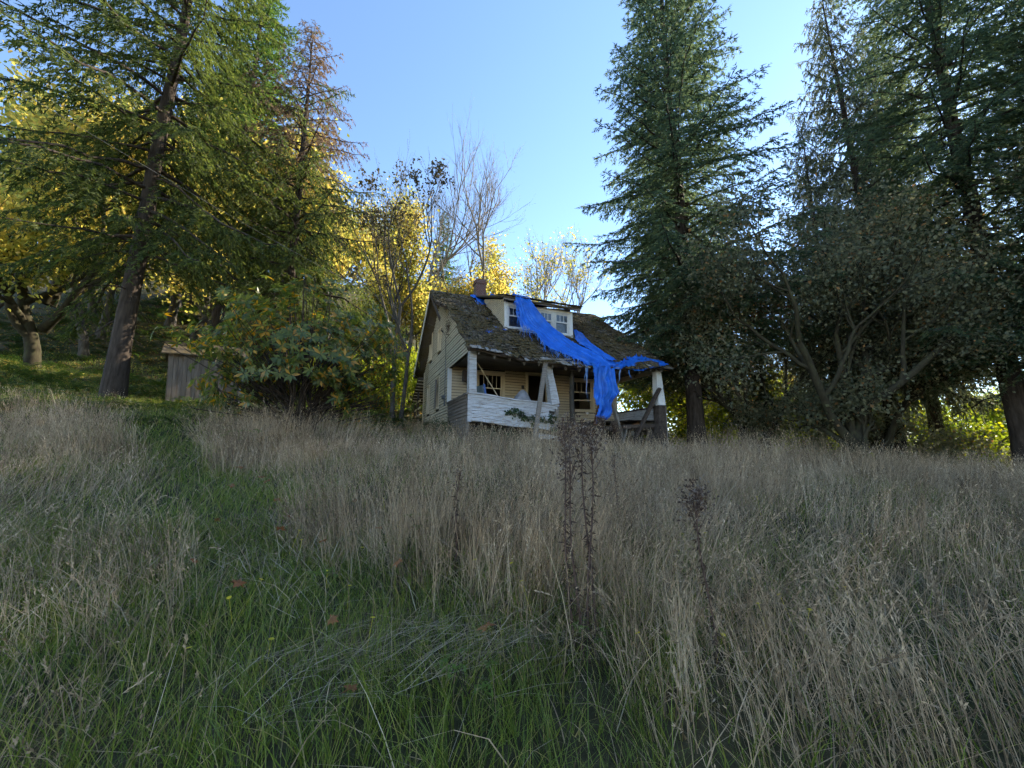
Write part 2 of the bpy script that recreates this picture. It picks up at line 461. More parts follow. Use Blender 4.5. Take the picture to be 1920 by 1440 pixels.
# ------------------------------------------------------------------ terrain
def sstep(a, b, x):
    t = np.clip((x - a) / (b - a), 0, 1); return t * t * (3 - 2 * t)

def ground_z(x, y):
    x = np.asarray(x, float); y = np.asarray(y, float)
    base = np.interp(y, [-60, -10, 0, 3, 8, 13, 18, 24, 30], [-2.5, -.9, 0, .38, 1.06, 1.72, 2.12, 2.6, 3.1])
    s = np.clip(y / 13, .12, 1.5)
    lat = np.where(x < 0, -.098 * x, -.07 * np.minimum(x, 40))
    lat = np.where(x < -45, .098 * 45 - .05 * (x + 45), lat)
    lat = lat - .0 * x
    w = .18 + .82 * (1 - sstep(-6, 22, x)) + .4 * (1 - sstep(-32, -10, x))
    hill = np.maximum(0, y - 23) * .36 * w
    hill = np.where(hill > 30, 30 + (hill - 30) * .2, hill)
    bump = .06 * np.sin(x * .9 + 1.3) * np.sin(y * .7 + .4) + .035 * np.sin(x * 2.3) * np.sin(y * 1.9 + 2)
    return base + lat * s + hill + bump * np.clip(y / 4, .2, 1)

def gz(x, y): return float(ground_z(x, y))

def build_ground():
    xs = np.unique(np.concatenate([np.linspace(-260, -32, 30), np.linspace(-32, 32, 130), np.linspace(32, 260, 30)]))
    ys = np.unique(np.concatenate([np.linspace(-60, -4, 14), np.linspace(-4, 34, 90), np.linspace(34, 90, 40), np.linspace(90, 420, 30)]))
    X, Y = np.meshgrid(xs, ys)
    V = np.stack([X, Y, ground_z(X, Y)], -1).reshape(-1, 3)
    nx, ny = len(xs), len(ys)
    i = np.arange(ny - 1)[:, None] * nx + np.arange(nx - 1)[None]
    F = np.stack([i, i + 1, i + nx + 1, i + nx], -1).reshape(-1, 4)
    o = link('ground', npmesh('ground', V, F, M_GROUND, True))
    tag(o, kind='structure', label='sloping meadow and wooded hillside under the grass')
build_ground()

# ------------------------------------------------------------------ house
HO = np.array((-1.463, 13.03, 2.912)); HR_ = R(22.2)
HU = np.array((math.cos(HR_), math.sin(HR_), 0)); HV = np.array((-math.sin(HR_), math.cos(HR_), 0))
def hw(u, v, z): return HO + HU * u + HV * v + np.array((0, 0, z))   # house-local to world
LEN, PD, MID, HRG, DEP = 8.33, 3.02, 4.97, 6.19, 8.9
SLP = (HRG - 2.2) / (MID + .3)
def sag(u, v):
    u = np.asarray(u, float); v = np.asarray(v, float)
    a = np.clip((u - .2) / 7.6, 0, 1)
    s = np.sin(np.pi * a) ** .8 * np.clip(1 - (v + .35) / 2.4, 0, 1) ** 1.2
    ridge = .07 * np.sin(np.pi * np.clip(u / LEN, 0, 1)) * np.clip((v - 3.4) / 1.6, 0, 1)
    return -.26 * s - ridge + .02 * np.sin(u * 2.7 + v) + .015 * np.sin(u * 5.1 - v * 2)
def zroof(v): return HRG - SLP * np.abs(np.asarray(v, float) - MID)
def ztop(u, v): return zroof(v) + np.where(np.asarray(v, float) < MID, sag(u, v), 0)

house = empty('house', HO, HR_)
tag(house, 'derelict cream clapboard cottage with mossy shingle roof, dormer and collapsing porch', 'house')

def clap_mesh(name, mat, exp, th=.032):
    """unit-length board along x, facing -y, bottom edge proud"""
    mb = MB()
    V = [(0, -th, .016), (1, -th, .016), (1, -.004, exp), (0, -.004, exp), (0, 0, .016), (1, 0, .016), (1, 0, exp), (0, 0, exp)]
    mb.add(V, [(0, 1, 2, 3), (4, 7, 6, 5), (0, 4, 5, 1), (3, 2, 6, 7), (0, 3, 7, 4), (1, 5, 6, 2)])
    return mb.mesh(name, mat)

rb = random.Random(3)
def segs(a, b, z0, z1, openings):
    """split [a,b] by openings (x0,x1,zlo,zhi) overlapping z0..z1"""
    out = [(a, b)]
    for (x0, x1, zl, zh) in openings:
        if zh <= z0 + .01 or zl >= z1 - .01: continue
        nxt = []
        for (p, q) in out:
            if x1 <= p or x0 >= q: nxt.append((p, q)); continue
            if x0 > p: nxt.append((p, x0))
            if x1 < q: nxt.append((x1, q))
        out = nxt
    return [s for s in out if s[1] - s[0] > .04]

def put_boards(parent, mesh, rows, place, jitter=.004):
    """rows: (a,b,z). place(a,b,z)-> origin, rotation z"""
    for (a, b, z) in rows:
        loc, rz = place(a, b, z)
        o = link('clapboard', mesh, None, parent, (loc[0], loc[1], loc[2] + rb.uniform(-jitter, jitter)), (0, rb.uniform(-.003, .003), rz))
        o.scale = (b - a, 1, 1)

def wall_piers(mb, a, b, z0, z1, openings, f):
    """solid wall with rectangular openings; f(x0,x1,za,zb) adds a box"""
    zs = sorted({z0, z1, *[max(z0, min(z1, z)) for o in openings for z in o[2:]]})
    for za, zb in zip(zs[:-1], zs[1:]):
        if zb - za < 1e-4: continue
        for (p, q) in segs(a, b, za, zb, openings): f(p, q, za, zb)

EXP = .122
# ---- front wall (v = PD)
W_L = (1.25, 2.36, .72, 2.02); DOOR = (3.56, 4.53, .0, 2.12); W_R = (5.79, 6.92, .59, 2.02)
ops = [W_L, DOOR, W_R]
mb = MB()
wall_piers(mb, .12, LEN - .12, -.12, 2.75, ops, lambda p, q, za, zb: mb.box((p, PD, za), (q, PD + .12, zb)))
front = mb.build('front_wall', M_SHEATH, house)
cas = [(a - .11, b + .11, c - .06, d + .12) for a, b, c, d in ops]
cm = clap_mesh('front_clapboard', M_TAN, EXP)
rows = []
z = -.12
while z < 2.35:
    for (p, q) in segs(.0, LEN, z, z + EXP, cas): rows.append((p, q, z))
    z += EXP
put_boards(front, cm, rows, lambda a, b, z: ((a, PD - .001, z), 0))

def window(parent, name, x0, x1, z0, z1, lights, casing=.11, mat=M_TRIMT, place=None, lower_pane=True, rail=.52, curtain=False, upper_pane=True):
    """double-hung window in its own frame; local x along wall, -y outwards"""
    w = empty(name, (0, 0, 0), 0, parent)
    if place: w.location, w.rotation_euler = place[0], (0, 0, place[1])
    f = MB()
    c = casing
    f.box((x0 - c, -.035, z0), (x0, .0, z1)); f.box((x1, -.035, z0), (x1 + c, .0, z1))
    f.box((x0 - c - .02, -.04, z1), (x1 + c + .02, .0, z1 + c)); f.box((x0 - c - .03, -.07, z0 - .06), (x1 + c + .03, .0, z0))
    f.box((x0, .0, z0), (x0 + .03, .11, z1)); f.box((x1 - .03, .0, z0), (x1, .11, z1))
    f.box((x0 + .03, .0, z1 - .03), (x1 - .03, .11, z1)); f.box((x0 + .03, .0, z0), (x1 - .03, .11, z0 + .03))
    f.build('casing', mat, w)
    zm = z0 + (z1 - z0) * rail
    s = MB(); a, b = x0 + .032, x1 - .032
    s.box((a, .03, zm - .03), (b, .07, zm + .02))
    s.box((a, .03, zm + .02), (a + .04, .06, z1 - .032)); s.box((b - .04, .03, zm + .02), (b, .06, z1 - .032))
    s.box((a + .04, .03, z1 - .075), (b - .04, .06, z1 - .032))
    for i in range(1, lights):
        xx = a + .04 + (b - a - .08) * i / lights
        s.box((xx - .011, .032, zm + .02), (xx + .011, .056, z1 - .075))
    s.box((a, .07, z0 + .032), (a + .04, .10, zm - .03)); s.box((b - .04, .07, z0 + .032), (b, .10, zm - .03))
    s.box((a + .04, .07, z0 + .032), (b - .04, .10, z0 + .09))
    s.build('sash', mat, w)
    if upper_pane:
        for i in range(lights):
            xa = a + .04 + (b - a - .08) * i / lights; xb = a + .04 + (b - a - .08) * (i + 1) / lights
            g = MB(); g.box((xa + (.012 if i else .001), .041, zm + .021), (xb - (.012 if i < lights - 1 else .001), .045, z1 - .076))
            g.build('pane', M_GLASS, w)
    if lower_pane:
        g = MB(); g.box((a + .041, .083, z0 + .091), (b - .041, .087, zm - .031)); g.build('pane', M_GLASS, w)
    if curtain:
        V = []; n = 40
        for zz in (z0, z1):
            for i in range(n + 1):
                V.append((x0 + (x1 - x0) * i / n, .2 + .025 * math.sin(i * 1.1) + .01 * math.sin(i * 2.7), zz))
        me = npmesh('curtain', V, np.array([(i, i + 1, n + 2 + i, n + 1 + i) for i in range(n)]), M_CURTAIN, True)
        o = link('curtain', me, None, w)
        m = o.modifiers.new('thick', 'SOLIDIFY'); m.thickness = .006
    return w

window(house, 'porch_window', *W_L, 5, place=((0, PD - .022, 0), 0), lower_pane=False)
window(house, 'porch_window', *W_R, 4, place=((0, PD - .022, 0), 0), lower_pane=False, rail=.62)
mb = MB()   # broken middle rail hanging in the far window
mb.beam((W_R[0] + .03, PD + .05, 1.08), (W_R[1] - .03, PD + .03, 1.12), .05, .05, side=(0, 0, 1))
mb.build('broken_rail', M_TRIMT, house)
mb = MB()
d = DOOR
mb.box((d[0] - .11, PD - .057, 0), (d[0], PD - .022, d[3])); mb.box((d[1], PD - .057, 0), (d[1] + .11, PD - .022, d[3])); mb.box((d[0] - .13, PD - .06, d[3]), (d[1] + .13, PD - .022, d[3] + .12))
mb.box((d[0], PD - .022, 0), (d[0] + .03, PD + .12, d[3])); mb.box((d[1] - .03, PD - .022, 0), (d[1], PD + .12, d[3])); mb.box((d[0] + .03, PD - .022, d[3] - .03), (d[1] - .03, PD + .12, d[3]))
mb.build('door_frame', M_TRIMT, house)
mb = MB()   # open door leaf swung into the room
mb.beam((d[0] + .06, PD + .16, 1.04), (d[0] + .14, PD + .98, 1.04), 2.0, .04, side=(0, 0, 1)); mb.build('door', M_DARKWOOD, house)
mb = MB(); mb.box((3.25, PD - .075, 1.44), (3.36, PD - .022, 1.60)); mb.build('doorbell_box', M_POT, house, bevel=.01)

# ---- left gable wall (u = 0)
LW = [(4.78, 5.35, .65, 2.05), (7.1, 7.65, .65, 1.97), (4.72, 5.28, 3.32, 4.3), (6.85, 7.4, 3.34, 4.62)]
mb = MB()
def zu(v): return float(zroof(v)) - .14
wall_piers(mb, PD, DEP, -.7, 2.15, [LW[0], LW[1]], lambda p, q, za, zb: mb.box((0, p, za), (.12, q, zb)))
# upper gable part from strips, split by the upper windows
vs = sorted({0, PD, LW[2][0], LW[2][1], LW[3][0], LW[3][1], MID, DEP})
for p, q in zip(vs[:-1], vs[1:]):
    win = next((w for w in LW[2:] if w[0] - 1e-6 <= p and q <= w[1] + 1e-6), None)
    lo = 2.1 if p < PD else 2.15
    if win: mb.prism([(0, p, lo), (0, q, lo), (0, q, win[2]), (0, p, win[2])], (0, 0, 0), (.12, 0, 0)); lo = win[3]
    mb.prism([(0, p, lo), (0, q, lo), (0, q, zu(q)), (0, p, zu(p))], (0, 0, 0), (.12, 0, 0))
side = mb.build('side_wall', M_SHEATH, house)
cml = clap_mesh('side_clapboard', M_CREAM, EXP)
casl = [(a - .09, b + .09, c - .06, d + .10) for a, b, c, d in LW]
rows = []
z = -.6
while z < HRG - .25:
    zt = z + EXP
    v0 = PD if z < 2.04 else 0.0
    v1 = DEP
    lim = (HRG - .14 - zt) / SLP
    v0 = max(v0, MID - lim); v1 = min(v1, MID + lim)
    if v1 - v0 > .1:
        for (p, q) in segs(v0, v1, z, zt, casl):
            # long courses are made of butted boards
            L0 = q - p
            if L0 > 3.4:
                cut = p + L0 * rb.uniform(.35, .65); rows += [(p, cut - .002, z), (cut + .002, q, z)]
            else: rows.append((p, q, z))
    z += EXP
# boards run along -v seen from outside: rotate by -90deg so that local x -> -y and -y -> -x
put_boards(side, cml, rows, lambda a, b, z: ((.001, b, z), -math.pi / 2))
for i, w in enumerate(LW):
    window(house, 'gable_window', -w[1], -w[0], w[2], w[3], 1, casing=.09, mat=M_TRIMT, place=((-.022, 0, 0), -math.pi / 2), lower_pane=i != 0)
mb = MB(); mb.beam((-.06, 5.5, .62), (-.09, 5.16, 2.0), .30, .03, .2, .03, side=(0, 1, 0)); mb.build('loose_shutter', M_GREYBOARD, house)
mb = MB(); mb.box((-.055, PD - .024, .6), (.12, PD - .05, 2.1)); mb.build('corner_board', M_TRIM, house)
mb = MB(); mb.box((-.05, DEP - .12, -.6), (-.02, DEP, 3.0)); mb.build('corner_board', M_TRIMT, house)
mb = MB(); mb.tube([(-.03, 3.5, .95), (-.16, 3.5, .95)], [.09, .085], 14); mb.box((-.06, 3.44, .6), (-.02, 3.56, .88)); mb.tube([(-.04, 3.5, 1.0), (-.04, 3.5, 2.6)], [.015, .015], 6)
mb.build('electric_meter', M_METAL, house)
# ivy-like dead bird nest clump under the broken rake
# ---- right and rear walls, floors
mb = MB()
mb.prism([(LEN - .12, PD, -.7), (LEN - .12, DEP, -.7), (LEN - .12, DEP, zu(DEP)), (LEN - .12, MID, zu(MID)), (LEN - .12, 0, zu(0) - .1), (LEN - .12, 0, 2.0), (LEN - .12, PD, 2.0)], (0, 0, 0), (.12, 0, 0))
mb.build('far_side_wall', M_CREAM, house)
mb = MB(); mb.box((.12, DEP - .12, -.7), (LEN - .12, DEP, zu(DEP) - .02)); mb.build('rear_wall', M_CREAM, house)
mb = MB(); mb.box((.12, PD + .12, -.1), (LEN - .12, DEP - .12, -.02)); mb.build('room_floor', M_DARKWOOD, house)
mb = MB(); mb.box((.13, PD + .0, 2.76), (LEN - .13, DEP - .13, 2.84)); mb.build('room_ceiling', M_INT, house)
mb = MB(); mb.box((2.95, PD + .13, -.02), (3.05, DEP - .13, 2.75)); mb.box((3.06, 6.2, -.02), (LEN - .13, 6.3, 2.75)); mb.build('room_partition', M_INT, house)

# ---- roof deck
def ul(v):       # left edge of the roof: the overhang is broken off low down
    return -.53 if v > 3.5 else (-.53 + (3.5 - v) / .35 * .43 if v > 3.15 else -.10 + .05 * math.sin(v * 5))
UR = LEN + .16
def slope_grid(v0, v1, nu, nv, off, lfun=None):
    P = np.zeros((nv + 1, nu + 1, 3))
    for j in range(nv + 1):
        v = v0 + (v1 - v0) * j / nv
        a = lfun(v) if lfun else -.53
        for i in range(nu + 1):
            u = a + (UR - a) * i / nu
            P[j, i] = (u, v, float(ztop(u, v)) + off)
    return P
def slab(P, th, name, mat, parent):
    nv, nu = P.shape[:2]
    top = P.reshape(-1, 3); bot = top.copy(); bot[:, 2] -= th
    V = np.concatenate([top, bot]); n = len(top)
    i = (np.arange(nv - 1)[:, None] * nu + np.arange(nu - 1)[None]).ravel()
    F = [np.stack([i, i + 1, i + nu + 1, i + nu], -1), np.stack([i + n, i + nu + n, i + nu + 1 + n, i + 1 + n], -1)]
    ring = list(range(nu)) + [nu * k + nu - 1 for k in range(1, nv)] + [nu * (nv - 1) + k for k in range(nu - 2, -1, -1)] + [nu * k for k in range(nv - 2, 0, -1)]
    F.append(np.array([(ring[k], ring[k] + n, ring[(k + 1) % len(ring)] + n, ring[(k + 1) % len(ring)]) for k in range(len(ring))]))
    return link(name, npmesh(name, V, F, mat), None, parent)
roof = slab(slope_grid(-.38, MID, 40, 40, -.03, ul), .09, 'roof', M_DARKWOOD, house)
slab(slope_grid(MID, DEP + .45, 6, 6, -.03), .09, 'rear_roof_slope', M_SHINGLE, house)

# shingles: the courses near the eave and along the broken rake are separate pieces, the field is one part
rs = np.random.default_rng(11)
def shingle_box(u, v, w, l, th, lift, yaw, twist):
    """small board lying on the slope; returns 8 verts"""
    c = SLP
    n = math.sqrt(1 + c * c)
    dv = np.array((0, -1 / n, -c / n)); du = np.array((1.0, 0, 0)); nn = np.array((0, -c / n, 1 / n))
    cy_, sy_ = math.cos(yaw), math.sin(yaw)
    a = du * cy_ + dv * sy_; b = -du * sy_ + dv * cy_
    p0 = np.array((u, v, float(ztop(u, v)))) + nn * (.012)
    V = []
    for zt in (0, th):
        for (x, y) in ((-w / 2, 0), (w / 2, 0), (w / 2, l), (-w / 2, l)):
            V.append(p0 + a * x + b * y + nn * (zt + lift * y / l + twist * x / w * y / l))
    return np.array(V)
BF = np.array([(0, 3, 2, 1), (4, 5, 6, 7), (0, 1, 5, 4), (1, 2, 6, 5), (2, 3, 7, 6), (3, 0, 4, 7)])
fv, ff, nn_ = [], [], 0
ncoarse = 0
exp_v = .145 / math.sqrt(1 + SLP * SLP)
v = -.30
row = 0
while v < MID + .02:
    a = ul(v) - .03; u = a + rs.uniform(-.08, 0)
    while u < UR:
        w = rs.uniform(.10, .26)
        uc = u + w / 2
        inside_dormer = 1.86 < uc < 5.02 and 1.5 < v
        if not inside_dormer and rs.random() > .05:
            eave = row < 2
            V = shingle_box(uc, v + .06, w - .012, .30 + rs.uniform(-.03, .05) + (.06 if eave else 0), rs.uniform(.012, .028), rs.uniform(.014, .042) + (rs.uniform(0, .06) if rs.random() < .08 else 0), rs.normal(0, .04 if not eave else .09), rs.normal(0, .012))
            if eave and rs.random() > .12:
                me = npmesh('eave_shingle', V, BF, M_PALESH if rs.random() < (.5 if uc < 4.6 else .2) else M_SHINGLE)
                link('eave_shingle', me, None, roof)
            else:
                fv.append(V); ff.append(BF + nn_); nn_ += 8
        u += w
    v += exp_v * rs.uniform(.93, 1.07); row += 1
o = link('shingle_courses', npmesh('shingle_courses', np.concatenate(fv), np.concatenate(ff), M_SHINGLE), None, roof)
tag(o, kind='stuff')
# ridge cap shingles
mb = MB()
u = -.53
while u < UR:
    w = rs.uniform(.14, .22); z0 = HRG + float(sag(u, MID)) + .02
    mb.prism([(u, MID - .13, z0 - .09), (u, MID, z0 + .01), (u, MID + .13, z0 - .09), (u, MID + .12, z0 - .065), (u, MID, z0 + .035), (u, MID - .12, z0 - .065)], (0, 0, 0), (w, 0, rs.uniform(-.01, .01)))
    u += w * .95
o = mb.build('ridge_cap', M_SHINGLE, roof); tag(o, kind='stuff')
# moss tufts and litter on the roof
n = 5200
mu = rs.uniform(-.4, UR - .1, n * 3); mv = -.3 + (MID + .25) * rs.beta(1.0, 1.0, n * 3)
dens = .5 + .5 * np.sin(mu * 1.7 + 2 * np.sin(mv * 1.3)) * np.sin(mv * 2.1 + mu * .6)
keep = (rs.random(n * 3) < dens) & ~((mu > 1.8) & (mu < 5.05) & (mv > 1.4)) & (mu > np.array([ul(x) for x in mv]))
mu, mv = mu[keep][:n], mv[keep][:n]
P = np.stack([mu, mv, ztop(mu, mv) + .03], -1)
D = rs.normal(size=P.shape) + np.array((0, -.5, .7))
V, F = leaf_quads(P, D, rs.uniform(.03, .10, len(P)), rs.uniform(.02, .06, len(P)), rs)
o = link('moss', npmesh('moss', V, F, M_MOSS), None, roof); tag(o, kind='stuff')

# rake boards, fascia, eave beam
mb = MB(); mb.beam((-.555, MID, HRG - .13), (-.555, 2.45, float(zroof(2.45)) - .32), .03, .17, side=(1, 0, 0)); mb.build('rake_board', M_DARKWOOD, house)
mb = MB(); mb.beam((-.555, MID, HRG - .13), (-.555, DEP + .3, float(zroof(DEP + .3)) - .13), .035, .17, side=(1, 0, 0)); mb.build('rake_board', M_TRIM, house)
mb = MB(); mb.beam((UR + .02, MID, HRG - .12), (UR + .02, -.35, float(zroof(-.35)) - .12), .03, .16, side=(1, 0, 0)); mb.build('rake_board', M_DARKWOOD, house)
nb = 14
for k in range(nb):       # sagging eave beam in short lengths
    a = .1 + (LEN - .2) * k / nb; b = .1 + (LEN - .2) * (k + 1) / nb
    mb = MB() if k == 0 else mb
    mb.beam((a, .02, 2.2 + float(sag(a, -.1)) - .09), (b + .01, .02, 2.2 + float(sag(b, -.1)) - .09), .11, .17, side=(0, 1, 0))
mb.build('eave_beam', M_CEIL, house)
for k in range(15):       # exposed rafter tails
    u = .25 + k * (LEN - .5) / 14
    mb = MB(); mb.beam((u, .5, float(ztop(u, .5)) - .2), (u, -.34, float(ztop(u, -.34)) - .2), .05, .11, side=(1, 0, 0)); mb.build('rafter_tail', M_CEIL, house)
mb = MB()
V = []
for v_ in (.1, PD - .06):
    for i in range(13):
        u = .13 + (LEN - .26) * i / 12; V.append((u, v_, 2.24 + .55 * float(sag(u, v_ - .3)) + .0 * v_))
P = np.array(V).reshape(2, 13, 3)
slab(P, .03, 'porch_ceiling', M_CEIL, house)
for (a, b, zz) in ((2.4, 3.5, 1.86), (4.0, 4.55, 1.83)):   # loose boards on the eave
    mb = MB(); mb.beam((a, -.42, zz), (b, -.44, zz + .06), .1, .025, side=(0, 0, 1)); mb.build('loose_eave_board', M_PALESH, house)
mb = MB(); mb.beam((2.42, -.5, 1.93), (3.75, -.47, 2.06), .03, .03, side=(0, 0, 1)); mb.build('loose_batten', M_PALESH, house)

# ---- chimney
mb = MB(); mb.box((-.25, -.25, -1.2), (.25, .25, .62)); mb.box((-.28, -.28, .62), (.28, .28, .76)); mb.box((-.245, -.245, .76), (.245, .245, .86)); mb.tube([(0, 0, .8), (0, 0, .93)], [.12, .12], 12)
ch = mb.build('chimney', M_BRICK, house); ch.location = (1.97, MID + .3, 6.38)

# ---- dormer
DV, DZ0, DZ1 = 1.5, 3.5, 4.72
D0, D1 = 1.88, 5.0
DW = [(2.03, 2.68), (2.78, 3.36), (3.46, 4.08), (4.19, 4.86)]
dz0, dz1 = 3.66, 4.58
dorm = empty('dormer', (0, 0, 0), 0, house)
dops = [(a, b, dz0, dz1) for a, b in DW]
mb = MB()
wall_piers(mb, D0, D1, 3.35, DZ1, dops, lambda p, q, za, zb: mb.box((p, DV, za), (q, DV + .1, zb)))
mb.build('dormer_front', M_TRIM, dorm)
def zdorm(v): return 4.78 + (HRG + .05 - 4.78) * (v - 1.12) / (MID - 1.12)
for uu, s in ((D0, 1), (D1 - .08, 1)):
    mb = MB(); mb.prism([(uu, DV + .1, 3.4), (uu, DV + .1, zdorm(DV + .1) - .1), (uu, 4.2, zdorm(4.2) - .1), (uu, 4.2, float(zroof(4.2)) - .1)], (0, 0, 0), (.08, 0, 0))
    mb.build('dormer_cheek', M_CREAM, dorm)
z = 3.55; cmd = clap_mesh('dormer_clapboard', M_CREAM, .1)
while z < 5.4:
    vend = MID - (HRG - z) / SLP + .05
    vtop = 1.12 + (z + .1 + .1 - 4.78) / (HRG + .05 - 4.78) * (MID - 1.12) if z + .2 > 4.78 else DV + .02
    a = max(DV + .02, vtop)
    if vend - a > .08:
        o = link('clapboard', cmd, None, dorm, (D0 - .001, vend, z), (0, 0, -math.pi / 2)); o.scale = (vend - a, 1, 1)
    z += .1
for (a, b) in DW:
    window(dorm, 'dormer_window', a, b, dz0, dz1, 3, casing=.03, mat=M_TRIM, place=((0, DV - .003, 0), 0), curtain=True, rail=.58)
mb = MB(); mb.box((D0 - .02, DV - .035, 3.5), (D0 + .11, DV + .02, DZ1)); mb.build('corner_board', M_TRIM, dorm)
mb = MB(); mb.box((D1 - .11, DV - .035, 3.5), (D1 + .02, DV + .02, DZ1)); mb.build('corner_board', M_TRIM, dorm)
P = np.zeros((9, 17, 3))
for j in range(9):
    for i in range(17):
        v_ = 1.12 + (MID - 1.12) * j / 8; u = 1.62 + (5.28 - 1.62) * i / 16
        P[j, i] = (u, v_, zdorm(v_) + .05 + .03 * math.sin(i * .9) * math.cos(j) - .05 * math.sin(math.pi * i / 16))
slab(P, .08, 'dormer_roof', M_SHINGLE, dorm)
dv_, df_, k_ = [], [], 0
u = 1.6
while u < 5.3:            # ragged edge of the dormer roof
    w = rs.uniform(.1, .22)
    z0 = zdorm(1.12) + .052 - .05 * math.sin(math.pi * (u - 1.62) / 3.66)
    for r_ in range(4):
        vv = 1.05 + r_ * .13; c = np.array([(u, vv + rs.uniform(-.03, .03), zdorm(vv) + .07 + rs.uniform(0, .03)), (u + w - .01, vv + rs.uniform(-.03, .03), zdorm(vv) + .07 + rs.uniform(0, .03)), (u + w - .01, vv + .25, zdorm(vv + .25) + .06), (u, vv + .25, zdorm(vv + .25) + .06)])
        dv_.append(np.concatenate([c, c + (0, 0, .02)])); df_.append(BF + k_); k_ += 8
    u += w
o = link('dormer_shingles', npmesh('dormer_shingles', np.concatenate(dv_), np.concatenate(df_), M_SHINGLE), None, dorm); tag(o, kind='stuff')
mb = MB(); mb.beam((1.7, 1.2, 4.74), (5.2, 1.2, 4.74), .1, .09, side=(0, 0, 1)); mb.build('dormer_fascia', M_GREYBOARD, dorm)
mb = MB(); mb.box((D0 - .05, DV - .06, 3.60), (D1 + .05, DV - .004, 3.65)); mb.build('dormer_sill', M_GREYBOARD, dorm)

# ---- porch
for k in range(26):       # floor boards, front ones rotted short towards the middle
    u = .02 + k * (LEN - .04) / 26
    front_v = .06 if u < 3.3 else (.55 + .5 * rb.random() if u < 6.6 else .12)
    dz = -.16 * math.sin(math.pi * min(1, u / 6.5))
    mb = MB(); w = (LEN - .04) / 26 - .012
    mb.add([(u, front_v, -.05 + dz), (u + w, front_v + rb.uniform(-.1, .1) * (u > 3.3), -.05 + dz), (u + w, PD - .03, -.05), (u, PD - .03, -.05), (u, front_v, -.015 + dz), (u + w, front_v, -.015 + dz), (u + w, PD - .03, -.015), (u, PD - .03, -.015)], BF.tolist())
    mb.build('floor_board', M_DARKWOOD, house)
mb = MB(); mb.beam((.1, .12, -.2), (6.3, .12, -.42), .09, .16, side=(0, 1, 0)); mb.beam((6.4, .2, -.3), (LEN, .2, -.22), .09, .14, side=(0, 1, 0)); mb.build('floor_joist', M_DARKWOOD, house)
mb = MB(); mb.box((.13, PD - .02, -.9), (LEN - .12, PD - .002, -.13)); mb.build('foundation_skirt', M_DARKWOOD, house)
mb = MB()
for k, u in enumerate((.25, 2.2, 4.3, 6.3, 8.0)): mb = MB(); mb.box((u - .1, .3, -1.5), (u + .1, .5, -.3)); mb.build('pier_block', M_DARKWOOD, house)

# front half wall: sags towards its broken end
def hwall(u): return (-.28 * (u / 3.36)) + .02 * math.sin(u * 3)
par = MB()
n = 10
for k in range(n):
    a, b = .05 + 3.2 * k / n, .05 + 3.2 * (k + 1) / n
    par.add([(a, .02, -.22 + hwall(a)), (b, .02, -.22 + hwall(b)), (b, .1, -.22 + hwall(b)), (a, .1, -.22 + hwall(a)), (a, .02, .62 + hwall(a)), (b, .02, .62 + hwall(b)), (b, .1, .62 + hwall(b)), (a, .1, .62 + hwall(a))], BF.tolist())
parapet = par.build('porch_half_wall', M_SHEATH, house)
zz = -.28
for r_ in range(8):
    h = .118
    a, b = .07, 3.28 + rb.uniform(-.06, .06) - (.25 if r_ in (5, 2) else 0)
    seg = [(a, b)] if r_ not in (1, 4) else [(a, 1.9), (1.906, b)]
    for (a, b) in seg:
        mb = MB(); m_ = 8; yo = rb.uniform(0, .006); gap = rb.uniform(.012, .022)
        for k in range(m_):
            p, q = a + (b - a) * k / m_, a + (b - a) * (k + 1) / m_
            lp = hwall(p) + zz; lq = hwall(q) + zz
            mb.add([(p, -.005 - yo, lp + gap), (q, -.005 - yo, lq + gap), (q, .019, lq), (p, .019, lp), (p, .006, lp + h * 1.08), (q, .006, lq + h * 1.08), (q, .0195, lq + h * 1.08), (p, .0195, lp + h * 1.08)], BF.tolist())
        mb.build('clapboard', M_WHITE, parapet)
    zz += h
mb = MB()
for k in range(8):
    p, q = 0 + 3.42 * k / 8, 3.42 * (k + 1) / 8
    mb.beam((p, .05, .665 + hwall(p)), (q + .002, .05, .665 + hwall(q)), .24, .05, side=(0, 1, 0))
mb.build('cap_rail', M_WHITE, parapet)
mb = MB()
for k in range(8):
    p, q = .06 + 3.3 * k / 8, .06 + 3.3 * (k + 1) / 8
    mb.beam((p, -.012, .58 + hwall(p)), (q + .002, -.012, .58 + hwall(q)), .03, .10, side=(0, 1, 0))
mb.build('rail_apron', M_WHITE, parapet)
mb = MB(); mb.box((-.02, -.025, -.3), (.12, .019, .62)); mb.build('corner_board', M_WHITE, parapet)
mb = MB(); mb.beam((3.30, .05, -.62), (3.36, .05, .36), .12, .14, side=(1, 0, 0)); mb.build('broken_end_post', M_GREYBOARD, parapet)

# side half wall
mb = MB(); mb.box((.0, .14, -.9), (.09, PD - .06, .60)); sidep = mb.build('side_half_wall', M_GREYBOARD, house)
cg = clap_mesh('grey_clapboard', M_GREYBOARD, .125)
z = -.85
while z < .5:
    o = link('clapboard', cg, None, sidep, (-.001, PD - .06, z), (0, rb.uniform(-.006, .006), -math.pi / 2)); o.scale = (PD - .2 - .0, 1, 1)
    z += .125
mb = MB(); mb.beam((.04, -.02, .645), (.04, PD - .07, .645), .24, .06, side=(1, 0, 0)); mb.build('cap_rail', M_GREYBOARD, sidep)
mb = MB(); mb.beam((-.03, .14, .57), (-.03, PD - .07, .57), .03, .09, side=(1, 0, 0)); mb.build('rail_apron', M_GREYBOARD, sidep)
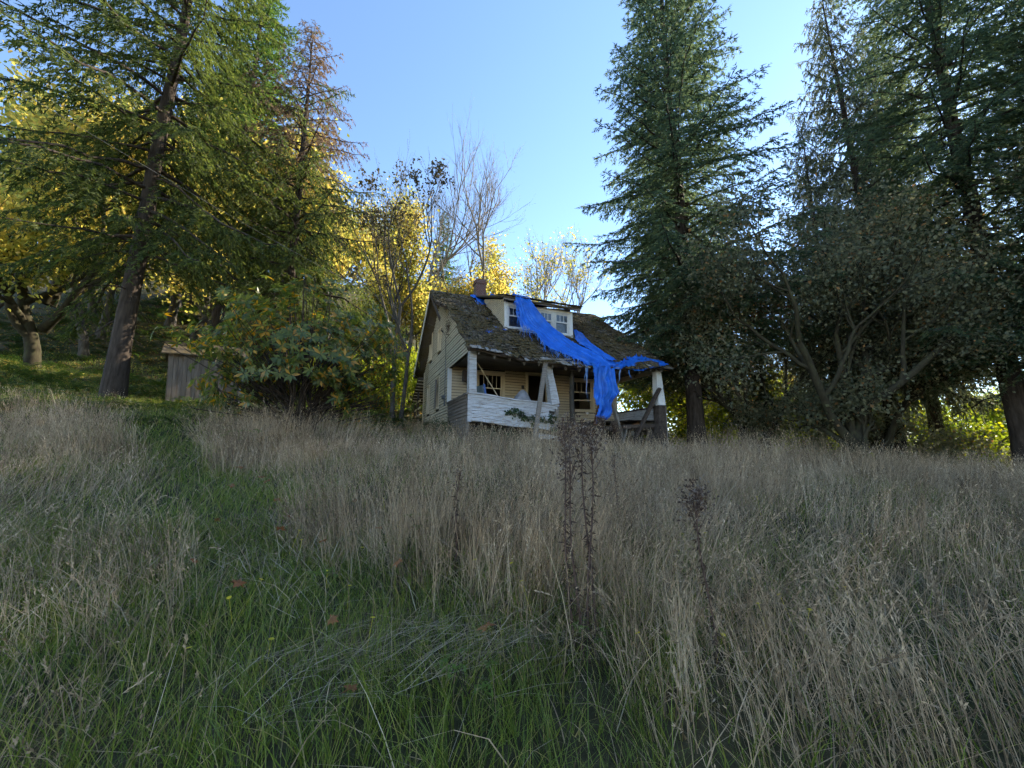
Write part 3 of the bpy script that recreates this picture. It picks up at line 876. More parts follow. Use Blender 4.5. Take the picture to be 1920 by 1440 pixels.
# far half wall (inside face seen)
mb = MB(); mb.box((LEN - .10, .2, -.55), (LEN - .02, PD - .06, .52)); farp = mb.build('far_half_wall', M_WHITE, house)
cw = clap_mesh('white_clapboard', M_WHITE, .125)
z = -.5
while z < .45:
    o = link('clapboard', cw, None, farp, (LEN - .099, .2, z), (0, rb.uniform(-.006, .006), -math.pi / 2))
    o.scale = (PD - .28, 1, 1); o.rotation_euler = (0, rb.uniform(-.006, .006), math.pi / 2); o.location = (LEN - .101, PD - .08, z); o.rotation_euler[2] = -math.pi / 2
    z += .125
mb = MB(); mb.beam((LEN - .06, .14, .565), (LEN - .06, PD - .07, .55), .2, .06, side=(1, 0, 0)); mb.build('cap_rail', M_DARKWOOD, farp)
mb = MB(); mb.beam((LEN - .115, .2, .48), (LEN - .115, PD - .07, .465), .02, .09, side=(1, 0, 0)); mb.build('rail_apron', M_WHITE, farp)

def tpost(name, p, q, w0, w1, mat):
    mb = MB(); mb.beam(p, q, w0, w0, w1, w1, side=(1, 0, 0))
    return mb.build(name, mat, house, bevel=.008)
tpost('porch_post', (.13, .05, .69), (.12, .05, 2.13), .27, .25, M_WHITE)
tpost('porch_post', (3.26, .05, .42), (3.02, .05, 1.93), .33, .21, M_WHITE)
tpost('porch_post', (8.2, .05, .60), (8.17, .05, 2.12), .36, .24, M_TRIM)
mb = MB(); mb.beam((8.12, .05, -1.5), (8.2, .05, .58), .34, .34, side=(1, 0, 0)); mb.build('post_pedestal', M_DARKWOOD, house, bevel=.01)
mb = MB(); mb.beam((8.36, -.05, -1.5), (8.39, -.05, .56), .03, .16, side=(1, 0, 0)); mb.build('pedestal_board', M_GREYBOARD, house)
mb = MB()   # old wall lantern box and its bracket
mb.box((.52, PD - .42, 1.55), (.8, PD - .18, 2.0)); mb.box((.58, PD - .45, 1.6), (.74, PD - .421, 1.95)); mb.beam((.66, PD - .18, 1.75), (.66, PD - .02, 1.75), .12, .12, side=(1, 0, 0)); mb.beam((.7, PD - .3, 1.55), (.95, PD - .05, 1.2), .1, .1, side=(1, 0, 0))
mb.build('wall_box', M_DARKWOOD, house)

# lean-to behind
lt = empty('lean_to', (0, 0, 0), 0, house)
P = np.zeros((2, 9, 3))
for j, (v_, z_) in enumerate(((DEP + .02, 2.75), (DEP + 2.3, 1.55))):
    for i in range(9): P[j, i] = (-.35 + 3.6 * i / 8, v_, z_)
slab(P, .05, 'lean_to_roof', M_SHINGLE, lt)
for k in range(9):
    v_ = DEP + .1 + k * .25; z_ = 2.75 - (v_ - DEP) * 1.2 / 2.3 - .12
    mb = MB(); mb.beam((-.34, v_, z_), (3.2, v_, z_), .03, .1, side=(0, 0, 1)); mb.build('sheathing_board', M_TRIMT, lt)
for v_ in (DEP + 1.0, DEP + 2.1):
    mb = MB(); mb.beam((-.15, v_, -.6), (-.15, v_, 2.6 - (v_ - DEP) * .52), .1, .1, side=(1, 0, 0)); mb.build('lean_to_post', M_DARKWOOD, lt)
for z_ in (.3, .7, 1.1, 1.5):
    mb = MB(); mb.beam((-.16, DEP + .05, z_), (-.16, DEP + 2.1, z_), .03, .1, side=(1, 0, 0)); mb.build('lattice_slat', M_TRIMT, lt)

# ------------------------------------------------------------------ tarp
tarp = empty('tarpaulin', HO, HR_)
tag(tarp, 'torn bright blue tarpaulin draped from the dormer down over the porch eave', 'tarp')
rt = np.random.default_rng(5)
def ribbon(rows, nu, nv, amp, freq, ph, name, folds_dir=None, parent=None, edge=.0):
    """rows: list of (left point, right point); ruled surface with folds running along its length"""
    rows = np.array(rows, float)           # k,2,3
    k = len(rows)
    t = np.linspace(0, k - 1, nv + 1)
    def interp(c):
        out = np.zeros((len(t), 3))
        for d_ in range(3):
            # Catmull-Rom
            i = np.clip(t.astype(int), 0, k - 2); f = t - i
            p0 = c[np.maximum(i - 1, 0), d_]; p1 = c[i, d_]; p2 = c[i + 1, d_]; p3 = c[np.minimum(i + 2, k - 1), d_]
            out[:, d_] = .5 * (2 * p1 + (p2 - p0) * f + (2 * p0 - 5 * p1 + 4 * p2 - p3) * f ** 2 + (3 * p1 - p0 - 3 * p2 + p3) * f ** 3)
        return out
    A, B = interp(rows[:, 0]), interp(rows[:, 1])
    s = np.linspace(0, 1, nu + 1)
    P = A[:, None] * (1 - s)[None, :, None] + B[:, None] * s[None, :, None]
    tt = (t / (k - 1))[:, None]; ss = s[None]
    nrm = np.array((0, -.75, .55))
    sw = ss + .10 * np.sin(4.1 * ss * np.pi + 2.2 * tt + ph) + .07 * np.sin(7 * tt + ph * 3) + .03 * np.sin(19 * tt + 8 * ss)
    am = .45 + .55 * np.abs(np.sin(5.3 * ss + 3.1 * tt + ph))
    ss = sw
    d = am * amp * 1.25 * (np.abs(np.sin(freq * ss * np.pi + ph + 1.5 * np.sin(tt * 4 + ph))) - .5 + .5 * np.sin(freq * 2.3 * ss * np.pi + 3 * tt + ph)) + amp * .4 * np.sin(9 * tt + 5 * ss + ph)
    P += nrm * np.maximum(d, -amp * .6)[..., None]
    if edge:
        P[:, 0] += rt.normal(0, edge, (nv + 1, 3)) * (1, .3, 1); P[:, -1] += rt.normal(0, edge * .5, (nv + 1, 3)) * (1, .3, 1)
    V = P.reshape(-1, 3)
    i = (np.arange(nv)[:, None] * (nu + 1) + np.arange(nu)[None]).ravel()
    F = np.stack([i, i + 1, i + nu + 2, i + nu + 1], -1)
    o = link(name, npmesh(name, V, F, M_TARP, True), None, parent or tarp)
    m = o.modifiers.new('thick', 'SOLIDIFY'); m.thickness = .004
    return o, P

ribbon([[(1.38, 5.02, 6.27), (2.64, 5.02, 6.27)], [(1.42, 4.85, 6.22), (2.5, 4.85, 6.22)], [(1.5, 4.5, 5.97), (2.2, 4.6, 6.05)], [(1.58, 4.2, 5.72), (1.86, 4.25, 5.78)], [(1.6, 3.85, 5.46), (1.8, 3.8, 5.42)]], 24, 20, .05, 4, .3, 'ridge_scrap', edge=.03)
ribbon([[(1.95, 4.7, 6.2), (3.0, 4.7, 6.2)], [(2.05, 3.5, 5.80), (3.0, 3.4, 5.76)], [(2.12, 2.2, 5.32), (2.9, 2.2, 5.32)], [(2.19, 1.15, 4.95), (2.8, 1.15, 4.93)]], 14, 20, .03, 3, .8, 'dormer_top_sheet', edge=.03)
BROWS = [[(2.19, 1.16, 4.93), (2.78, 1.16, 4.91)], [(2.19, 1.0, 4.62), (2.90, 1.0, 4.58)], [(2.30, .98, 4.12), (3.28, .95, 4.14)], [(2.42, .9, 3.66), (3.73, .85, 3.66)], [(2.86, .66, 3.30), (4.15, .66, 3.26)], [(2.95, .18, 2.72), (4.60, .5, 2.95)], [(3.38, -.2, 2.32), (5.05, -.05, 2.52)], [(4.05, -.48, 2.02), (5.42, -.42, 2.14)], [(4.4, -.55, 1.84), (5.65, -.55, 1.92)]]
_, PB = ribbon(BROWS, 44, 90, .055, 5, .2, 'main_sheet', edge=.035)
ribbon([[(5.45, 2.15, 4.16), (5.6, 2.1, 4.14)], [(5.25, 1.75, 3.86), (5.66, 1.7, 3.84)], [(4.95, 1.1, 3.40), (5.5, 1.1, 3.42)], [(4.85, .55, 2.98), (5.4, .55, 3.0)], [(5.05, -.02, 2.55), (5.55, 0, 2.58)], [(5.35, -.42, 2.18), (5.8, -.42, 2.2)]], 16, 40, .06, 3, 1.1, 'side_strip', edge=.03)
_, PD_ = ribbon([[(4.44, -.5, 1.98), (5.72, -.5, 2.02)], [(4.62, -.56, 1.72), (5.58, -.54, 1.78)], [(4.61, -.6, 1.32), (5.58, -.58, 1.32)], [(4.58, -.6, .82), (5.68, -.56, .88)], [(4.64, -.58, .52), (5.4, -.56, .56)], [(4.76, -.56, .26), (5.38, -.56, .28)], [(4.62, -.56, -.06), (5.28, -.56, .0)], [(4.68, -.56, -.24), (4.98, -.56, -.16)]], 40, 60, .10, 5, .6, 'hanging_fold', edge=.03)
ribbon([[(5.4, -.36, 2.18), (5.45, -.52, 1.84)], [(5.8, -.34, 2.14), (5.85, -.56, 1.82)], [(6.15, -.3, 2.2), (6.15, -.52, 1.98)], [(6.5, -.05, 2.45), (6.4, -.5, 1.86)], [(7.0, .1, 2.58), (6.9, -.5, 1.84)], [(7.5, .2, 2.66), (7.4, -.5, 1.98)], [(8.0, .1, 2.58), (7.9, -.5, 2.12)], [(8.42, -.1, 2.44), (8.35, -.48, 2.22)]], 14, 60, .07, 3, .9, 'eave_strip', edge=.045)
def shred(p, q, w, n=8, wob=.05):
    t = np.linspace(0, 1, n)
    c = np.array(p)[None] * (1 - t)[:, None] + np.array(q)[None] * t[:, None]
    c[:, 0] += wob * np.sin(t * 6 + rt.uniform(0, 6)) * t; c[:, 1] += wob * .5 * np.sin(t * 5 + rt.uniform(0, 6)) * t
    ww = w * (1 - .8 * t)
    V = np.stack([c - np.stack([ww, 0 * ww, 0 * ww], -1) / 2, c + np.stack([ww, .1 * ww, 0 * ww], -1) / 2], 1).reshape(-1, 3)
    i = np.arange(n - 1) * 2
    return V, np.stack([i, i + 1, i + 3, i + 2], -1)
sv, sf, k_ = [], [], 0
for j in range(6, PB.shape[0] - 10):
    for q in range(3 if j < 40 else 2):
        p = PB[j, 0] + rt.normal(0, .02, 3)
        ln = abs(rt.normal(.22, .12)) + (.35 if 14 < j < 34 and rt.random() < .5 else 0)
        e = p + np.array((rt.normal(-.05, .05), -.10 - ln * .25, -ln))
        e[2] = max(e[2], float(ztop(e[0], e[1])) + .04) if e[1] < 1.45 else e[2]
        V, F = shred(p, e, rt.uniform(.012, .045)); sv.append(V); sf.append(F + k_); k_ += len(V)
for (p, q, w) in [((4.32, -.5, 1.95), (4.36, -.5, .75), .06), ((4.38, -.52, 1.95), (4.30, -.5, 1.3), .08), ((4.42, -.5, 1.9), (4.34, -.48, .5), .03), ((6.3, -.5, 1.85), (6.33, -.5, 1.5), .07), ((5.9, -.5, 1.85), (5.75, -.5, 1.3), .09)] + [((rt.uniform(5.9, 8.2), -.48, rt.uniform(1.85, 2.1)), (rt.uniform(5.9, 8.2), -.5, 1.75), .0) for _ in range(0)]:
    V, F = shred(p, q, w, 12); sv.append(V); sf.append(F + k_); k_ += len(V)
for _ in range(30):
    u = rt.uniform(1.45, 1.85); p = (u, 4.1 + rt.uniform(-.2, .3), 0); p = (p[0], p[1], float(zroof(p[1])) + .09)
    e = (u + rt.normal(0, .05), p[1] - .35, float(zroof(p[1] - .35)) + .06)
    V, F = shred(p, e, .03); sv.append(V); sf.append(F + k_); k_ += len(V)
o = link('frayed_fringe', npmesh('frayed_fringe', np.concatenate(sv), np.concatenate(sf), M_FRAY), None, tarp)
tag(o, kind='stuff')
for (u, v_, s_) in ((1.0, 1.05, .22), (.92, .95, .12), (1.45, 1.55, .16), (1.72, 1.4, .2), (1.3, 2.2, .14)):     # scraps caught on the shingles
    z_ = float(ztop(u, v_)) + .06
    ribbon([[(u, v_ + s_ * .4, z_ + SLP * s_ * .4), (u + s_, v_ + s_ * .4, z_ + SLP * s_ * .4)], [(u + .02, v_, z_), (u + s_ * .8, v_, z_)], [(u + .1, v_ - s_ * .4, z_ - SLP * s_ * .4), (u + s_, v_ - s_ * .3, z_ - SLP * s_ * .3)]], 8, 8, .03, 2, u, 'torn_scrap', edge=.02)

# ------------------------------------------------------------------ loose timbers and junk around the porch
def hthing(name, mb, mat, label, cat, group=None, bevel=0.0, smooth=False):
    o = link(name, mb.mesh(name, mat, smooth)); o.location = HO; o.rotation_euler = (0, 0, HR_)
    if bevel:
        m = o.modifiers.new('bevel', 'BEVEL'); m.width = bevel; m.segments = 2
    return tag(o, label, cat, group)
mb = MB(); mb.beam((2.18, -.48, -1.05), (2.72, -.42, 1.96), .15, .09, side=(1, 0, 0)); hthing('prop_timber', mb, M_GREYBOARD, 'long pale squared timber propped up against the sagging porch eave', 'timber', bevel=.006)
mb = MB(); pts = [(4.34 + .02 * math.sin(i), .55, -1.2 + 3.05 * i / 8) for i in range(9)]; mb.tube(pts, [.115 - .004 * i for i in range(9)], 10)
for i, (zz, a) in enumerate(((.1, 1), (.9, -1), (1.3, 1))): mb.tube([(4.34, .55, zz), (4.34 + a * .16, .5, zz + .1)], [.03, .02], 6)
hthing('prop_log', mb, M_BARKG, 'upright bark-covered log prop in front of the far porch window', 'log', smooth=False)
mb = MB(); mb.beam((6.80, .35, -1.2), (8.10, -.14, 1.30), .17, .11, side=(0, 1, 0)); hthing('fallen_beam', mb, M_DARKWOOD, 'dark fallen beam leaning diagonally against the far white porch post', 'beam', bevel=.006)
mb = MB(); mb.beam((6.62, .5, -.9), (6.22, .62, .9), .16, .1, side=(0, 1, 0)); hthing('fallen_beam', mb, M_GREYWOOD, 'grey beam leaning beside the hanging blue tarp', 'beam', bevel=.006)
mb = MB(); mb.beam((5.05, .3, -.7), (5.66, .5, .92), .13, .09, side=(0, 1, 0)); hthing('broken_stud', mb, M_RUSTWOOD, 'red-brown broken stud sticking out behind the blue tarp', 'beam', bevel=.006)
mb = MB(); mb.beam((6.48, .3, -.95), (6.86, .45, -.2), .07, .04, side=(0, 1, 0)); hthing('loose_board', mb, M_PALESH, 'short pale board lying at the foot of the dark fallen beam', 'board')
mb = MB(); mb.beam((2.3, -.62, -.75), (3.2, -.5, -.86), .03, .16, side=(0, 1, 0)); hthing('loose_board', mb, M_WHITE, 'flaking white board lying in the grass below the porch half wall', 'board')
bench = empty('workbench', hw(0, 0, 0), HR_); tag(bench, 'rough dark plank workbench standing beside the far porch post', 'workbench')
mb = MB(); mb.box((7.1, .3, -.42), (8.0, .9, -.34)); mb.build('bench_top', M_DARKWOOD, bench, bevel=.006)
for (a, b) in ((7.2, .38), (7.85, .38), (7.2, .82), (7.85, .82)):
    mb = MB(); mb.box((a - .06, b - .05, -1.25), (a + .06, b + .05, -.42)); mb.build('leg', M_DARKWOOD, bench)
mb = MB(); mb.prism([(7.25, .55, -.338), (7.6, .55, -.338), (7.62, .55, -.16), (7.45, .55, -.08), (7.28, .55, -.14)], (0, 0, 0), (.05, .25, 0)); hthing('cardboard_box', mb, M_CARD, 'crumpled brown cardboard box on the workbench', 'box')
mb = MB(); mb.box((7.2, .36, -.338), (7.6, .52, -.30)); hthing('pale_slab', mb, M_PAPER, 'flat pale slab lying on the workbench', 'slab')
mb = MB(); mb.tube([(7.82, .58, -.338), (7.82, .58, -.26), (7.82, .58, -.12), (7.82, .58, -.11)], [.09, .12, .13, .11], 14); mb.tube([(7.82, .58, -.1), (7.84, .58, 0)], [.01, .012], 6); hthing('old_pot', mb, M_POT, 'small dark pot on the workbench', 'pot', smooth=False)
# things on the porch
pn = empty('leaning_panel', hw(0, 0, 0), HR_); tag(pn, 'grey-green panel with a blue edge leaning behind the corner porch post', 'panel')
mb = MB(); mb.beam((.95, 1.2, .0), (.72, 1.1, 1.12), .03, .75, side=(1, 0, 0)); mb.build('sheet', M_GREENPANEL, pn)
mb = MB(); mb.beam((1.0, .80, .0), (.77, .70, 1.13), .07, .03, side=(1, 0, 0)); mb.build('edge_strip', M_BLUEPANEL, pn)
mb = MB(); mb.tube([(1.85, .9, .02), (.82, 1.7, 2.14)], [.022, .022], 8); hthing('thin_pole', mb, M_TRIMT, 'thin pale pole leaning across the near porch window', 'pole')
V = []; nn2 = 14
for j in range(nn2):
    for i in range(nn2):
        a, b = i / (nn2 - 1), j / (nn2 - 1)
        V.append((1.65 + a * .95 + .05 * math.sin(b * 7), .45 + b * .8, .48 + .50 * math.exp(-((a - .62) ** 2 * 9 + (b - .3) ** 2 * 6)) + .05 * math.sin(a * 9 + b * 4) - .5 * max(0, a - .75) - (.46 if (i in (0, nn2 - 1) or j in (0, nn2 - 1)) else 0)))
i = (np.arange(nn2 - 1)[:, None] * nn2 + np.arange(nn2 - 1)[None]).ravel()
me = npmesh('crumpled_cover', np.array(V), np.stack([i, i + 1, i + nn2 + 1, i + nn2], -1), M_CLOTH)
o = link('crumpled_cover', me); o.location = HO; o.rotation_euler = (0, 0, HR_); m = o.modifiers.new('thick', 'SOLIDIFY'); m.thickness = .01
tag(o, 'crumpled grey canvas cover heaped on the porch behind the half wall', 'cover')
mb = MB(); th = np.linspace(0, 2 * np.pi, 25); mb.tube([(3.0 + .28 * math.cos(t), .6 + .1 * math.sin(t), .33 + .2 * math.sin(t)) for t in th], [.018] * 25, 6, False); hthing('wire_hoop', mb, M_PAPER, 'pale hoop lying on the porch near the doorway', 'hoop')

# service wire
A = hw(-.05, 4.3, 4.1); Bp = np.array((-17.5, 4.0, 13.2))
t = np.linspace(0, 1, 40)[:, None]
P = A[None] * (1 - t) + Bp[None] * t; P[:, 2] -= .9 * 4 * (t * (1 - t))[:, 0] * .5
mb = MB(); mb.tube(P, [.006] * 40, 6)
o = mb.build('overhead_wire', M_WIRE); tag(o, 'overhead service wire running from the gable up through the firs', 'wire')
mb = MB(); mb.tube([hw(-.02, 4.3, 4.02), hw(-.10, 4.3, 4.1), hw(-.08, 4.3, 4.2)], [.03, .035, .03], 8); mb.tube([hw(-.04, 4.3, 4.1), hw(-.05, 4.0, 3.9), hw(-.04, 3.6, 3.6), hw(-.04, 3.5, 2.6)], [.012] * 4, 6)
o = mb.build('wire_bracket', M_BLACK); o.parent = house; o.matrix_parent_inverse = (Matrix.Translation(HO.tolist()) @ Matrix.Rotation(HR_, 4, 'Z')).inverted()

# ------------------------------------------------------------------ shed
sx, sy = -13.55, 17.2
shed = empty('shed', (sx, sy, gz(sx, sy) - .1), R(38)); tag(shed, 'small leaning grey plank shed half hidden under fir branches', 'shed')
shed.rotation_euler = (R(2), R(-3), R(38)); shed.scale = (.78, .78, .84)
rsd = random.Random(4)
for k in range(17):        # front boards
    x = -1.6 + k * .19
    if k == 12: continue
    z0 = rsd.uniform(0, .12) + (.55 if k == 11 else 0); mb = MB(); mb.box((x, -1.3 + rsd.uniform(-.012, .012), z0), (x + .175, -1.27, 2.35 + rsd.uniform(-.05, .1)))
    mb.build('board', M_SHEDW, shed)
for k in range(13):
    y = -1.25 + k * .19
    mb = MB(); mb.box((1.62, y, rsd.uniform(0, .1)), (1.65, y + .175, 2.3)); mb.build('board', M_SHEDW, shed)
    mb = MB(); mb.box((-1.64, y, rsd.uniform(0, .1)), (-1.61, y + .175, 2.3)); mb.build('board', M_SHEDW, shed)
mb = MB(); mb.beam((.55, -1.36, .05), (.95, -1.33, 1.5), .22, .03, side=(1, 0, 0)); mb.build('leaning_board', M_SHEDW, shed)
mb = MB(); mb.beam((1.55, -1.33, 0), (1.55, -1.33, 2.4), .2, .05, side=(1, 0, 0)); mb.build('corner_board', M_GREYWOOD, shed)
mb = MB(); mb.tube([(.72, -1.32, 1.75), (.72, -1.36, 1.75)], [.11, .11], 16); mb.tube([(.72, -1.36, 1.75), (.72, -1.40, 1.75)], [.05, .05], 10); mb.build('round_plate', M_GREYWOOD, shed)
mb = MB(); mb.prism([(-1.9, -1.6, 2.3), (-1.9, 0, 3.1), (-1.9, 1.5, 2.3), (-1.9, 1.5, 2.36), (-1.9, 0, 3.17), (-1.9, -1.6, 2.36)], (0, 0, 0), (3.8, 0, 0)); mb.build('shed_roof', M_SHINGLE, shed)
mb = MB(); mb.box((-1.6, 1.2, 0), (1.6, 1.24, 2.3)); mb.build('rear_wall', M_SHEDW, shed)

# ------------------------------------------------------------------ tree makers
def conifer(seed, H, Rmax, z0, nb, droop=22, hang=.35, blade=(.30, .085), per_m=9, twig_gap=.2, r0=.38, dead_top=None, dead_low=6, sparse=1.0, tipup=12, lean=.0, upcurve=0):
    rg = np.random.default_rng(seed)
    tb = Tubes(); LV, DV_ = [], []; DD = []
    n = 14
    zt = np.linspace(-.6, H, n)
    wob = np.cumsum(rg.normal(0, .05, (n, 2)), 0) * .7
    TP = np.stack([wob[:, 0] + lean * zt, wob[:, 1], zt], -1)
    TR = r0 * np.clip(1 - zt / (H * 1.01), .012, 1) ** .85; TR[0] *= 1.35; TR[1] *= 1.05
    zz = np.linspace(-.6, H, 40)
    TPi = np.stack([np.interp(zz, zt, TP[:, k]) for k in range(3)], -1); TRi = np.interp(zz, zt, TR)
    tb.add(TPi, TRi, 12)
    for i in range(nb + dead_low):
        dead = False
        if i < nb:
            t = ((i + .5) / nb) ** .92
            z = z0 + (H - z0 - .3) * t
        else:
            t = 0; z = rg.uniform(max(1.5, z0 * .35), z0 + 2); dead = True
        ln = Rmax * (1 - t) ** .72 * min(1, .62 + t * 3.2) * rg.uniform(.62, 1.12) + .25
        if dead: ln *= rg.uniform(.3, .7)
        az = i * 2.39996 + rg.normal(0, .25)
        e0 = -6 + 40 * t + rg.normal(0, 6) + upcurve
        m = 8; s = np.linspace(0, 1, m)
        el = np.radians(e0 - droop * (1 - t * .75) * np.sin(np.pi * np.minimum(1, s * .75 + .1)) + tipup * s ** 3)
        dirs = np.stack([np.cos(az) * np.cos(el), np.sin(az) * np.cos(el), np.sin(el)], -1)
        base = np.array([np.interp(z, zt, TP[:, k]) for k in range(3)])
        P = base + np.concatenate([[np.zeros(3)], np.cumsum(dirs[:-1] * ln / (m - 1), 0)])
        P[1:] += rg.normal(0, .03 * ln / 3, (m - 1, 3))
        rb_ = max(.012, .012 * ln + .006) * (1 - .85 * s)
        tb.add(P, np.maximum(rb_, .005), 5)
        isdead = dead_top is not None and t > dead_top and rg.random() < .85
        lat = np.array((-math.sin(az), math.cos(az), 0))
        nt_ = max(3, int(ln / twig_gap))
        for j in range(nt_):
            ss = .12 + .88 * (j + rg.random()) / nt_
            pp = np.array([np.interp(ss, s, P[:, k]) for k in range(3)]); dd = dirs[min(m - 1, int(ss * m))]
            sg = 1 if j % 2 else -1
            tl = ((1 - ss) * ln * .42 + .25) * rg.uniform(.6, 1.15)
            td = unit(dd * .75 + lat * sg * rg.uniform(.6, 1.0) + np.array((0, 0, -hang * rg.uniform(.5, 1.5))))
            if dead or isdead and rg.random() < .5 or rg.random() > sparse:
                if rg.random() < .55: tb.add(np.stack([pp, pp + td * tl * .6 + (0, 0, -.05), pp + td * tl + (0, 0, -.15 * tl)]), [.008, .005, .003], 3)
                if dead: continue
            kb = max(2, int(tl * per_m))
            q = rg.random(kb)[:, None] * tl
            bp = pp + td * q + np.array((0, 0, -1.0)) * (q ** 2) * hang * .35 + rg.normal(0, .03, (kb, 3))
            fl = np.where(np.arange(kb) % 2, 1.0, -1.0)[:, None]
            sdv = unit(np.cross(td, np.array((0, 0, 1.0))) + 1e-6)
            bd = td * .75 + sdv * fl * rg.uniform(.3, .9, (kb, 1)) + rg.normal(0, .22, (kb, 3)) + np.array((0, 0, -hang * .55))
            if isdead:
                keep = rg.random(kb) < .9; DD.append((bp[keep], bd[keep]))
            else:
                LV.append(bp); DV_.append(bd)
        # foliage right along the branch tip
        kb = int(ln * 6); q = rg.uniform(.3, 1, kb)
        bp = np.stack([np.interp(q, s, P[:, k]) for k in range(3)], -1)
        if not dead and not isdead:
            LV.append(bp); DV_.append(dirs[np.minimum(m - 1, (q * m).astype(int))] + rg.normal(0, .5, (kb, 3)))
    P = np.concatenate(LV); D = np.concatenate(DV_)
    V, F = needle_tris(P, D, rg.uniform(.6, 1.3, len(P)) * blade[0], rg.uniform(.7, 1.2, len(P)) * blade[1], rg)
    res = {'trunk': tb, 'leaf': (V, F), 'nleaf': len(P)}
    if DD:
        P = np.concatenate([d[0] for d in DD]); D = np.concatenate([d[1] for d in DD])
        res['dead'] = needle_tris(P, D, rg.uniform(.6, 1.1, len(P)) * blade[0] * 1.15, rg.uniform(.7, 1.1, len(P)) * blade[1] * 1.0, rg)
    return res

class Proto:
    def __init__(s): s.parts = []
    def add(s, name, mesh): s.parts.append((name, mesh)); return s
TRUNKS = []
def plant(proto, name, x, y, rz, label, cat='tree', group=None, scale=1.0, sz=None, dz=0.0, tilt=(0, 0)):
    r = empty(name, (x, y, gz(x, y) + dz), rz)
    r.rotation_euler = (tilt[0], tilt[1], rz)
    r.scale = (scale, scale, sz or scale)
    tag(r, label, cat, group)
    for (n_, me) in proto.parts:
        c_ = link(n_, me, None, r)
        if n_ in ('seed_heads', 'dry_leaves'): c_['kind'] = 'stuff'
    TRUNKS.append((x, y))
    return r

def conifer_proto(name, leafmat, **kw):
    c = conifer(**kw)
    p = Proto()
    p.add('trunk', c['trunk'].mesh(name + '_trunk', M_BARK))
    p.add('crown', npmesh(name + '_crown', *c['leaf'], leafmat))
    if 'dead' in c: p.add('dead_boughs', npmesh(name + '_dead', *c['dead'], M_DEADN))
    return p

def deciduous(seed, H, r0, forks, maxlev, spread, leaf_n, leaf_sz, lratio=.68, up=.12, sigma=.3, bend=.12, start=None, first=.38, nch=(3, 4), leafy=1.0, sides=(9, 7, 5, 4, 3, 3), s0=.35, zmin=-9):
    rg = np.random.default_rng(seed)
    tb = Tubes(); tips = []
    def grow(p, d, L, r, lev):
        n = 6 if lev < 2 else 4
        pts = [p]; dirs = []
        for k in range(n):
            d = unit(d + rg.normal(0, bend, 3) + np.array((0, 0, up)))
            p = p + d * L / n; pts.append(p); dirs.append(d)
        pts = np.array(pts); rr = np.linspace(r, r * (.62 if lev < maxlev else .3), n + 1)
        if lev == 0: rr[0] *= 1.3
        tb.add(pts, np.maximum(rr, .004), sides[min(lev, 5)])
        if lev >= maxlev - 1:
            for k in range(1, n + 1): tips.append((pts[k], dirs[k - 1]))
        if lev < maxlev:
            nc = rg.integers(nch[0], nch[1] + 1)
            for c in range(nc):
                s = rg.uniform(s0 if lev == 0 else .35, 1) if c else 1.0
                ip = s * n; i0 = min(n - 1, int(ip)); pp = pts[i0] + (pts[i0 + 1] - pts[i0]) * (ip - i0)
                ax = unit(np.cross(dirs[i0], rg.normal(size=3)))
                a = rg.uniform(.55, 1.15) * spread * (.5 if c == 0 else 1)
                nd = dirs[i0] * math.cos(a) + ax * math.sin(a)
                grow(pp, nd, L * lratio * rg.uniform(.75, 1.15), r * (.62 if c else .66) * (1 - .25 * s), lev + 1)
    if forks:
        for (p, d, L, r) in forks: grow(np.array(p, float), unit(np.array(d, float)), L, r, 0)
    else: grow(np.array((0, 0, -.4)), np.array((0, 0, 1.0)), H * first, r0, 0)
    out = {'trunk': tb, 'tips': tips}
    if leaf_n:
        T = np.array([t[0] for t in tips]); idx = rg.integers(0, len(T), leaf_n)
        P = T[idx] + rg.normal(0, sigma, (leaf_n, 3)); P = P[P[:, 2] > zmin + .8 * np.sin(P[:, 0] * 1.3) * np.sin(P[:, 1] * 1.7 + 1)]; leaf_n = len(P)
        D = rg.normal(size=(leaf_n, 3)) + np.array((0, 0, -.5))
        V, F = leaf_quads(P, D, rg.uniform(.6, 1.2, leaf_n) * leaf_sz, rg.uniform(.6, 1.1, leaf_n) * leaf_sz * .85, rg)
        out['leaf'] = (V, F)
    return out

def decid_proto(name, bark, leafmat, **kw):
    d = deciduous(**kw)
    p = Proto().add('trunk', d['trunk'].mesh(name + '_trunk', bark))
    if 'leaf' in d: p.add('crown', npmesh(name + '_crown', *d['leaf'], leafmat))
    return p

# ------------------------------------------------------------------ conifers
P_R1 = conifer_proto('broad_fir', M_FIRB, seed=21, H=36, Rmax=7.4, z0=5.2, nb=260, droop=20, hang=.42, per_m=36, r0=.40, dead_low=16, blade=(.21, .062), upcurve=3)
P_L1 = conifer_proto('tall_fir', M_FIR, seed=22, H=34, Rmax=7.4, z0=5.8, nb=168, droop=32, hang=.6, per_m=38, r0=.33, dead_low=14, blade=(.20, .056), tipup=8)
P_L2 = conifer_proto('thin_spruce', M_FIR, seed=23, H=23.5, Rmax=6.7, z0=5.0, nb=140, droop=30, hang=.8, per_m=36, r0=.30, dead_low=16, blade=(.2, .05), dead_top=.46, tipup=16)
P_R2 = conifer_proto('weeping_spruce', M_FIRO, seed=24, H=34, Rmax=6.2, z0=5.2, nb=180, droop=26, hang=1.5, per_m=30, r0=.36, dead_low=18, blade=(.27, .062), tipup=22, sparse=.82)
P_LG = conifer_proto('light_fir', M_FIRL, seed=25, H=36, Rmax=7.0, z0=5, nb=160, droop=20, hang=.45, per_m=20, r0=.40, dead_low=6, blade=(.32, .10))

